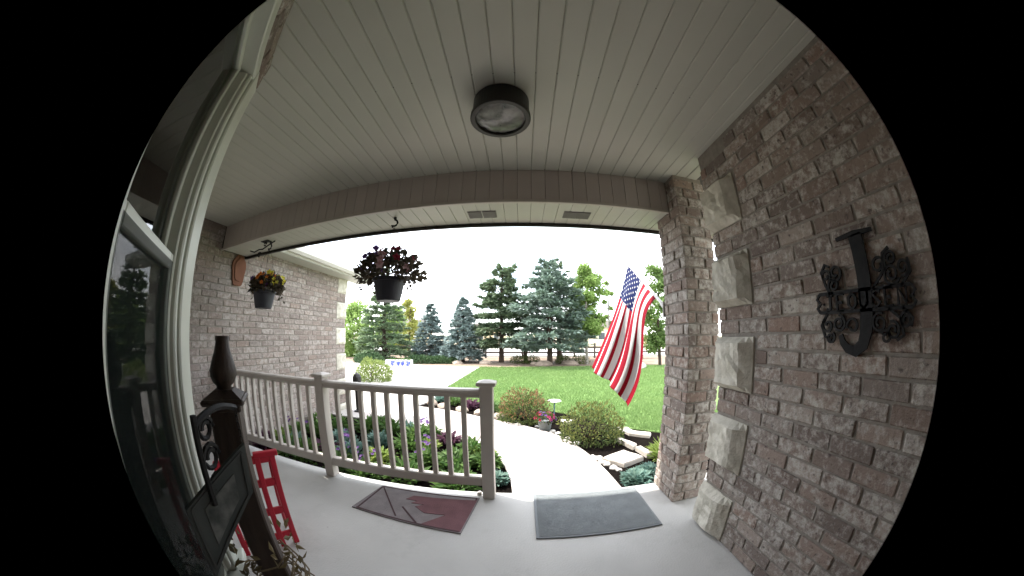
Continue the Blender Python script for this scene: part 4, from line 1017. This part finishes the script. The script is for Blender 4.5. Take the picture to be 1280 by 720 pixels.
# flowers and stones along the far side of the path, seen through the balusters
for i, (x, y, k) in enumerate([(-.55, 5.05, 0), (-.95, 5.25, 1), (-1.35, 5.5, 3), (-1.7, 5.75, 2), (-.25, 4.85, 4), (-1.55, 6.1, 0)]):
    mt, lb, rd, hh, fl_ = kinds[k]
    low_plant('border_plant', ['green clump', 'purple leaved clump', 'violet flowered clump', 'blue green clump', 'lime green clump', 'broad green clump'][i]+' between path and lawn, left of the bronze shrub', (x, y, -.15), rd, hh*.8, mt, 190, .08, 200+i, 'border plants across the path', .5, fl_)
for i, (x, y) in enumerate([(-.75, 4.85), (-1.1, 5.05), (-1.5, 5.25), (-1.8, 5.45), (-.4, 4.65)]):
    rock('tan rock edging the far side of the path', (x, y, -.13), (.13, .10, .08), 80+i, ROCK, 'tan rocks across the path')

rock('tiny white pebble lying at the foot of the railing end post', (-.325, 1.955, .012), (.024, .020, .016), 95, PALE, None, 'pebble')
# ------------------------------------------------------------------ drive edge: bush, urn, white trough
shrub('golden_shrub', 'yellow green shrub at the drive beyond the wing corner', (-4.55, 7.9, -.15), .60, .50, .66, leaf_mat('golden_leaf', (.13, .19, .05), (.21, .27, .08), .4, 3), 2400, .075, 6, tipmat=leaf_mat('golden_tip', (.26, .30, .10), (.20, .26, .08), .4, 3))
ur = thing('garden_urn', 'small dark domed lantern standing at the wing corner', 'lantern', (-2.90, 4.42, -.124))
MB().lathe([(.001, 0), (.09, 0), (.09, .02), (.05, .04), (.05, .45), (.08, .47), (.08, .49)], 16, cap=False).build('pedestal', BRONZE, ur)
MB().lathe([(.075, .49), (.085, .56), (.08, .62), (.05, .67), (.015, .69), (.001, .71)], 16, cap=False).build('dome', BRONZE, ur)
tg = thing('flower_trough', 'long white trough of blue flowers across the drive', 'planter', at_z(499, 458, -.13), rz=radians(8))
MB().cbox(-.62, .62, -.20, .20, .0, .30, c=.02).build('box', pr_mat('trough_white', (.72, .73, .75), .6, .3), tg)
r = random.Random(55); PET_B = leaf_mat('petal_blue', (.10, .13, .55), (.16, .20, .65), .3, 10); m = MB()
for i in range(150):
    leaf_quad(m, Vector((r.uniform(-.56, .56), r.uniform(-.15, .15), .30)), rnd_dir(r, .2), rnd_dir(r), .08, .04)
tag(m.build('foliage', GR, tg, norm=False), kind='stuff')
for x in (-.25, .0, .25, .5):
    for i in range(6): blossom(tg, Vector((x+r.uniform(-.07, .07), -.21+r.uniform(-.02, .02), .17+r.uniform(-.08, .08))), Vector((0, -1, .3)), .07, PET_B, r)
JUN = leaf_mat('juniper_leaf', (.035, .075, .030), (.07, .12, .05), .25, 4)
for i, (px, rx, h) in enumerate(((520, .9, .40), (545, .7, .35), (560, .5, .30), (455, .9, .5))):
    p = at_z(px, 455, -.14); lab = ['broad dark juniper behind the white trough', 'dark juniper at the foot of the blue spruces', 'small dark juniper at the drive corner by the lawn', 'low green juniper under the layered spruce'][i]
    shrub('juniper', lab, (p.x, p.y+.5, -.15), rx, .5, h, JUN, 1500, .11, 90+i, group='junipers at the drive edge')

# ------------------------------------------------------------------ trees
BLUE = leaf_mat('blue_spruce_needles', (.18, .245, .235), (.32, .395, .385), .15, 1.6)
BGN = leaf_mat('grey_green_needles', (.145, .205, .17), (.26, .33, .28), .15, 1.4)
DGN = leaf_mat('dark_green_needles', (.11, .165, .10), (.205, .26, .16), .15, 1.4)
GGN = leaf_mat('spruce_green_needles', (.12, .19, .105), (.24, .31, .185), .15, 1.4)
ASP = leaf_mat('aspen_leaf', (.17, .27, .07), (.27, .38, .12), .5, 2)
GRN = leaf_mat('mid_green_leaf', (.10, .17, .05), (.17, .25, .08), .45, 2)
YEL = leaf_mat('yellow_green_leaf', (.24, .27, .06), (.34, .34, .10), .5, 2)
conifer('blue_spruce', 'neat blue spruce at the lawn corner, the right one of the blue pair', polar(-11.9, 15.7, -.14), 3.45, 1.15, BLUE, 201, base=.13, n_whorl=18, per=12, dens=20, L=.21, irregular=.12)
conifer('blue_spruce', 'smaller darker blue spruce between layered green spruce and neat blue spruce', polar(-18.4, 17.6, -.14), 3.35, 1.25, BLUE, 202, base=.12, n_whorl=17, per=11, dens=20, L=.21, irregular=.18)
conifer('green_spruce', 'layered green spruce with flat boughs behind the hanging basket', polar(-27.7, 17.2, -.14), 5.3, 1.85, GGN, 203, base=.05, n_whorl=17, per=10, dens=22, L=.26, irregular=.15, droop=.18)
conifer('broad_spruce', 'broad bushy grey green spruce with thick trunk at the lawn edge', polar(5.5, 14.4, -.14), 5.25, 1.95, BGN, 204, base=.19, n_whorl=17, per=10, dens=26, L=.30, irregular=.38, gap=.08, shape=.75, droop=.15, top_round=.35)
conifer('ragged_pine', 'ragged open pine with gaps between its boughs, beside the broad spruce', polar(-4.2, 15.6, -.14), 5.35, 1.20, DGN, 205, base=.18, n_whorl=16, per=9, dens=26, L=.30, irregular=.45, gap=.18, shape=.6, droop=.1, top_round=.45)
conifer('dark_pine', 'darker pine standing behind the broad spruce', polar(7.4, 17.5, -.14), 6.1, 1.35, DGN, 206, base=.25, n_whorl=13, per=8, dens=17, L=.26, irregular=.4, gap=.15, shape=.6, droop=.1, top_round=.5)
conifer('young_pine', 'slender pine between ragged pine and broad spruce', polar(.6, 16.4, -.14), 4.2, .85, DGN, 207, base=.26, n_whorl=11, per=7, dens=14, L=.22, irregular=.4, gap=.2, shape=.7)
leafy_tree('aspen_tree', 'bright green aspen between the broad spruce and the flag', polar(13.0, 14.6, -.14), 5.45, 1.15, ASP, 211, clear=.30, n=6500, L=.17, trunk=ASPB, lobes=24)
leafy_tree('aspen_tree', 'thin pale aspen sapling close behind the flag', polar(17.4, 16.5, -.14), 5.0, .45, ASP, 212, clear=.4, n=900, L=.14, trunk=ASPB, lobes=8)
leafy_tree('maple_tree', 'green leafy tree at the lawn end between flag and brick pillar', polar(27.6, 14.2, -.14), 5.2, 1.25, GRN, 213, clear=.18, n=4500, L=.17, lobes=24)
leafy_tree('maple_tree', 'tall yellow green tree beyond the lawn, partly behind the brick pillar', polar(24.0, 19.0, -.14), 4.4, .95, YEL, 214, clear=.10, n=1700, L=.16, lobes=14)
leafy_tree('ash_tree', 'pale green leafy tree next to the wing corner', polar(-33.5, 21.5, -.2), 3.9, 2.2, ASP, 215, clear=.05, n=5200, L=.22, lobes=30)
leafy_tree('ash_tree', 'yellowish leafy tree behind the hanging basket and layered spruce', polar(-22.8, 24.0, -.2), 4.8, 1.5, YEL, 216, clear=.10, n=3400, L=.19, lobes=14)
leafy_tree('ash_tree', 'pale green leafy tree far behind the layered spruce and smaller blue spruce', polar(-25.5, 28.0, -.2), 4.4, 2.4, ASP, 218, clear=.05, n=4200, L=.26, lobes=26)
leafy_tree('ash_tree', 'soft green leafy tree between ragged pine and aspen, far behind the fence', polar(10.4, 21.0, -.2), 4.6, 1.3, GRN, 217, clear=.15, n=1700, L=.18, lobes=14)
for i, (az, hd, s, lab) in enumerate(((4.3, 14.0, .34, 'large tan boulder beside the trunk of the broad spruce'), (9.6, 14.4, .36, 'flat tan boulder between broad spruce and aspen'), (2.6, 14.3, .20, 'small tan boulder left of the large one'),
                                      (-7.4, 14.6, .25, 'low tan boulder by the ragged pine'), (22.9, 12.8, .42, 'white boulder at the lawn end near the flag'), (-13.0, 14.6, .26, 'tan boulder by the neat blue spruce'))):
    p = polar(az, hd, -.12); rock(lab, p, (s*1.3, s, s*.62), 300+i, PALE if i == 4 else ROCK, 'boulders under the trees', 'boulder')
for i, (az, hd, rx) in enumerate(((-.5, 14.9, .5), (1.9, 14.8, .45), (8.2, 14.9, .4), (11.6, 14.7, .5))):
    p = polar(az, hd, -.14); shrub('low_shrub', ['low twiggy shrub under the young pine', 'low twiggy shrub left of the broad spruce trunk', 'low shrub between boulder and aspen', 'low shrub at the aspen foot'][i], p, rx, .35, .42, SPI, 700, .08, 310+i, group='low shrubs under the trees')
# rail fence
fe = thing('rail_fence', 'dark weathered rail fence behind the trees', 'fence', (0, 18.6, -.16))
FW = pr_mat('fence_wood', (.13, .11, .10), .9, .15, col2=(.09, .075, .07), scale=6, bump=.5, bscale=20)
pmx = MB().cbox(-.06, .06, -.06, .06, -.05, 1.0, c=.01).mesh('post', FW); rmx = MB().cbox(-1.2, 1.2, -.025, .025, -.06, .06, c=.01).mesh('rail', FW)
for k in range(-6, 6):
    link('post', pmx, fe, (k*2.4, 0, 0))
    for z in (.38, .72): link('rail', rmx, fe, (k*2.4+1.2, -.07, z))
# far houses
def house(label, loc, wd, dp, wh, rh, rz, wallc, seed):
    t = thing('far_house', label, 'house', loc, 'houses across the road', rz)
    wm = pr_mat('far_wall_%d' % seed, wallc, .85, .2)
    MB().box(-wd/2, wd/2, -dp/2, dp/2, -.2, wh).build('wall', wm, t)
    m = MB(); o_ = .4
    m.add([(-wd/2-o_, -dp/2-o_, wh), (wd/2+o_, -dp/2-o_, wh), (wd/2+o_, dp/2+o_, wh), (-wd/2-o_, dp/2+o_, wh), (-wd/2-o_, 0, wh+rh), (wd/2+o_, 0, wh+rh)],
          [(0, 1, 5, 4), (2, 3, 4, 5), (1, 2, 5), (3, 0, 4), (3, 2, 1, 0)]); m.build('roof', ROOFM, t)
    gm_ = pr_mat('far_glass', (.05, .06, .07), .15, .5)
    nw = max(2, int(wd/2.6))
    for k in range(nw):
        x = -wd/2+wd*(k+.5)/nw; wn = MB().cbox(x-.55, x+.55, -dp/2-.05, -dp/2-.003, wh*.38, wh*.38+1.15, c=.02).build('window', WHITEP, t)
        MB().box(x-.46, x+.46, -dp/2-.062, -dp/2-.052, wh*.38+.09, wh*.38+1.06).build('pane', gm_, wn)
house('cream house across the road between aspen and flag', polar(15.6, 46, -.25), 8.5, 7, 2.9, 1.3, radians(-12), (.62, .55, .40), 1)
house('tan house across the road between the two blue spruces and ragged pine', polar(-8.5, 58, -.25), 9, 8, 2.9, 1.4, radians(10), (.55, .45, .30), 2)
house('pale house across the road behind the layered green spruce', polar(-23.5, 50, -.25), 9, 8, 3.0, 1.5, radians(22), (.60, .50, .34), 3)

# ------------------------------------------------------------------ grass blades on the near lawn
r = random.Random(88); m = MB()
def in_poly(x, y, P):
    c = False; j = len(P)-1
    for i in range(len(P)):
        if (P[i][1] > y) != (P[j][1] > y) and x < (P[j][0]-P[i][0])*(y-P[i][1])/(P[j][1]-P[i][1])+P[i][0]: c = not c
        j = i
    return c
lawn_poly = lawn_edge+[(-1.97, 9.5), (-1.88, 12.7), (4, 13.0), (7, 12.6), (7, 2.6)]
cnt = 0
while cnt < 85000:
    y = 3.0+10*r.random()**2.0; x = r.uniform(-2.1, min(6.5, .6*y+1.0))
    if not in_poly(x, y, lawn_poly): continue
    cnt += 1; h = r.uniform(.022, .05)*(1+.05*y); a = r.uniform(0, 6.28); wb = .003*(1+.25*y)
    dx, dy = cos(a)*wb, sin(a)*wb; lx, ly = r.uniform(-.6, .6)*h, r.uniform(-.6, .6)*h; o = len(m.v)
    m.v += [(x-dx, y-dy, -.137), (x+dx, y+dy, -.137), (x+lx, y+ly, -.135+h)]; m.f.append((o, o+1, o+2))
tag(m.build('grass', leaf_mat('grass_blade', (.145, .235, .078), (.19, .285, .10), .40, 1.1), norm=False), 'short bright green mown grass on the front lawn', 'grass', kind='stuff')
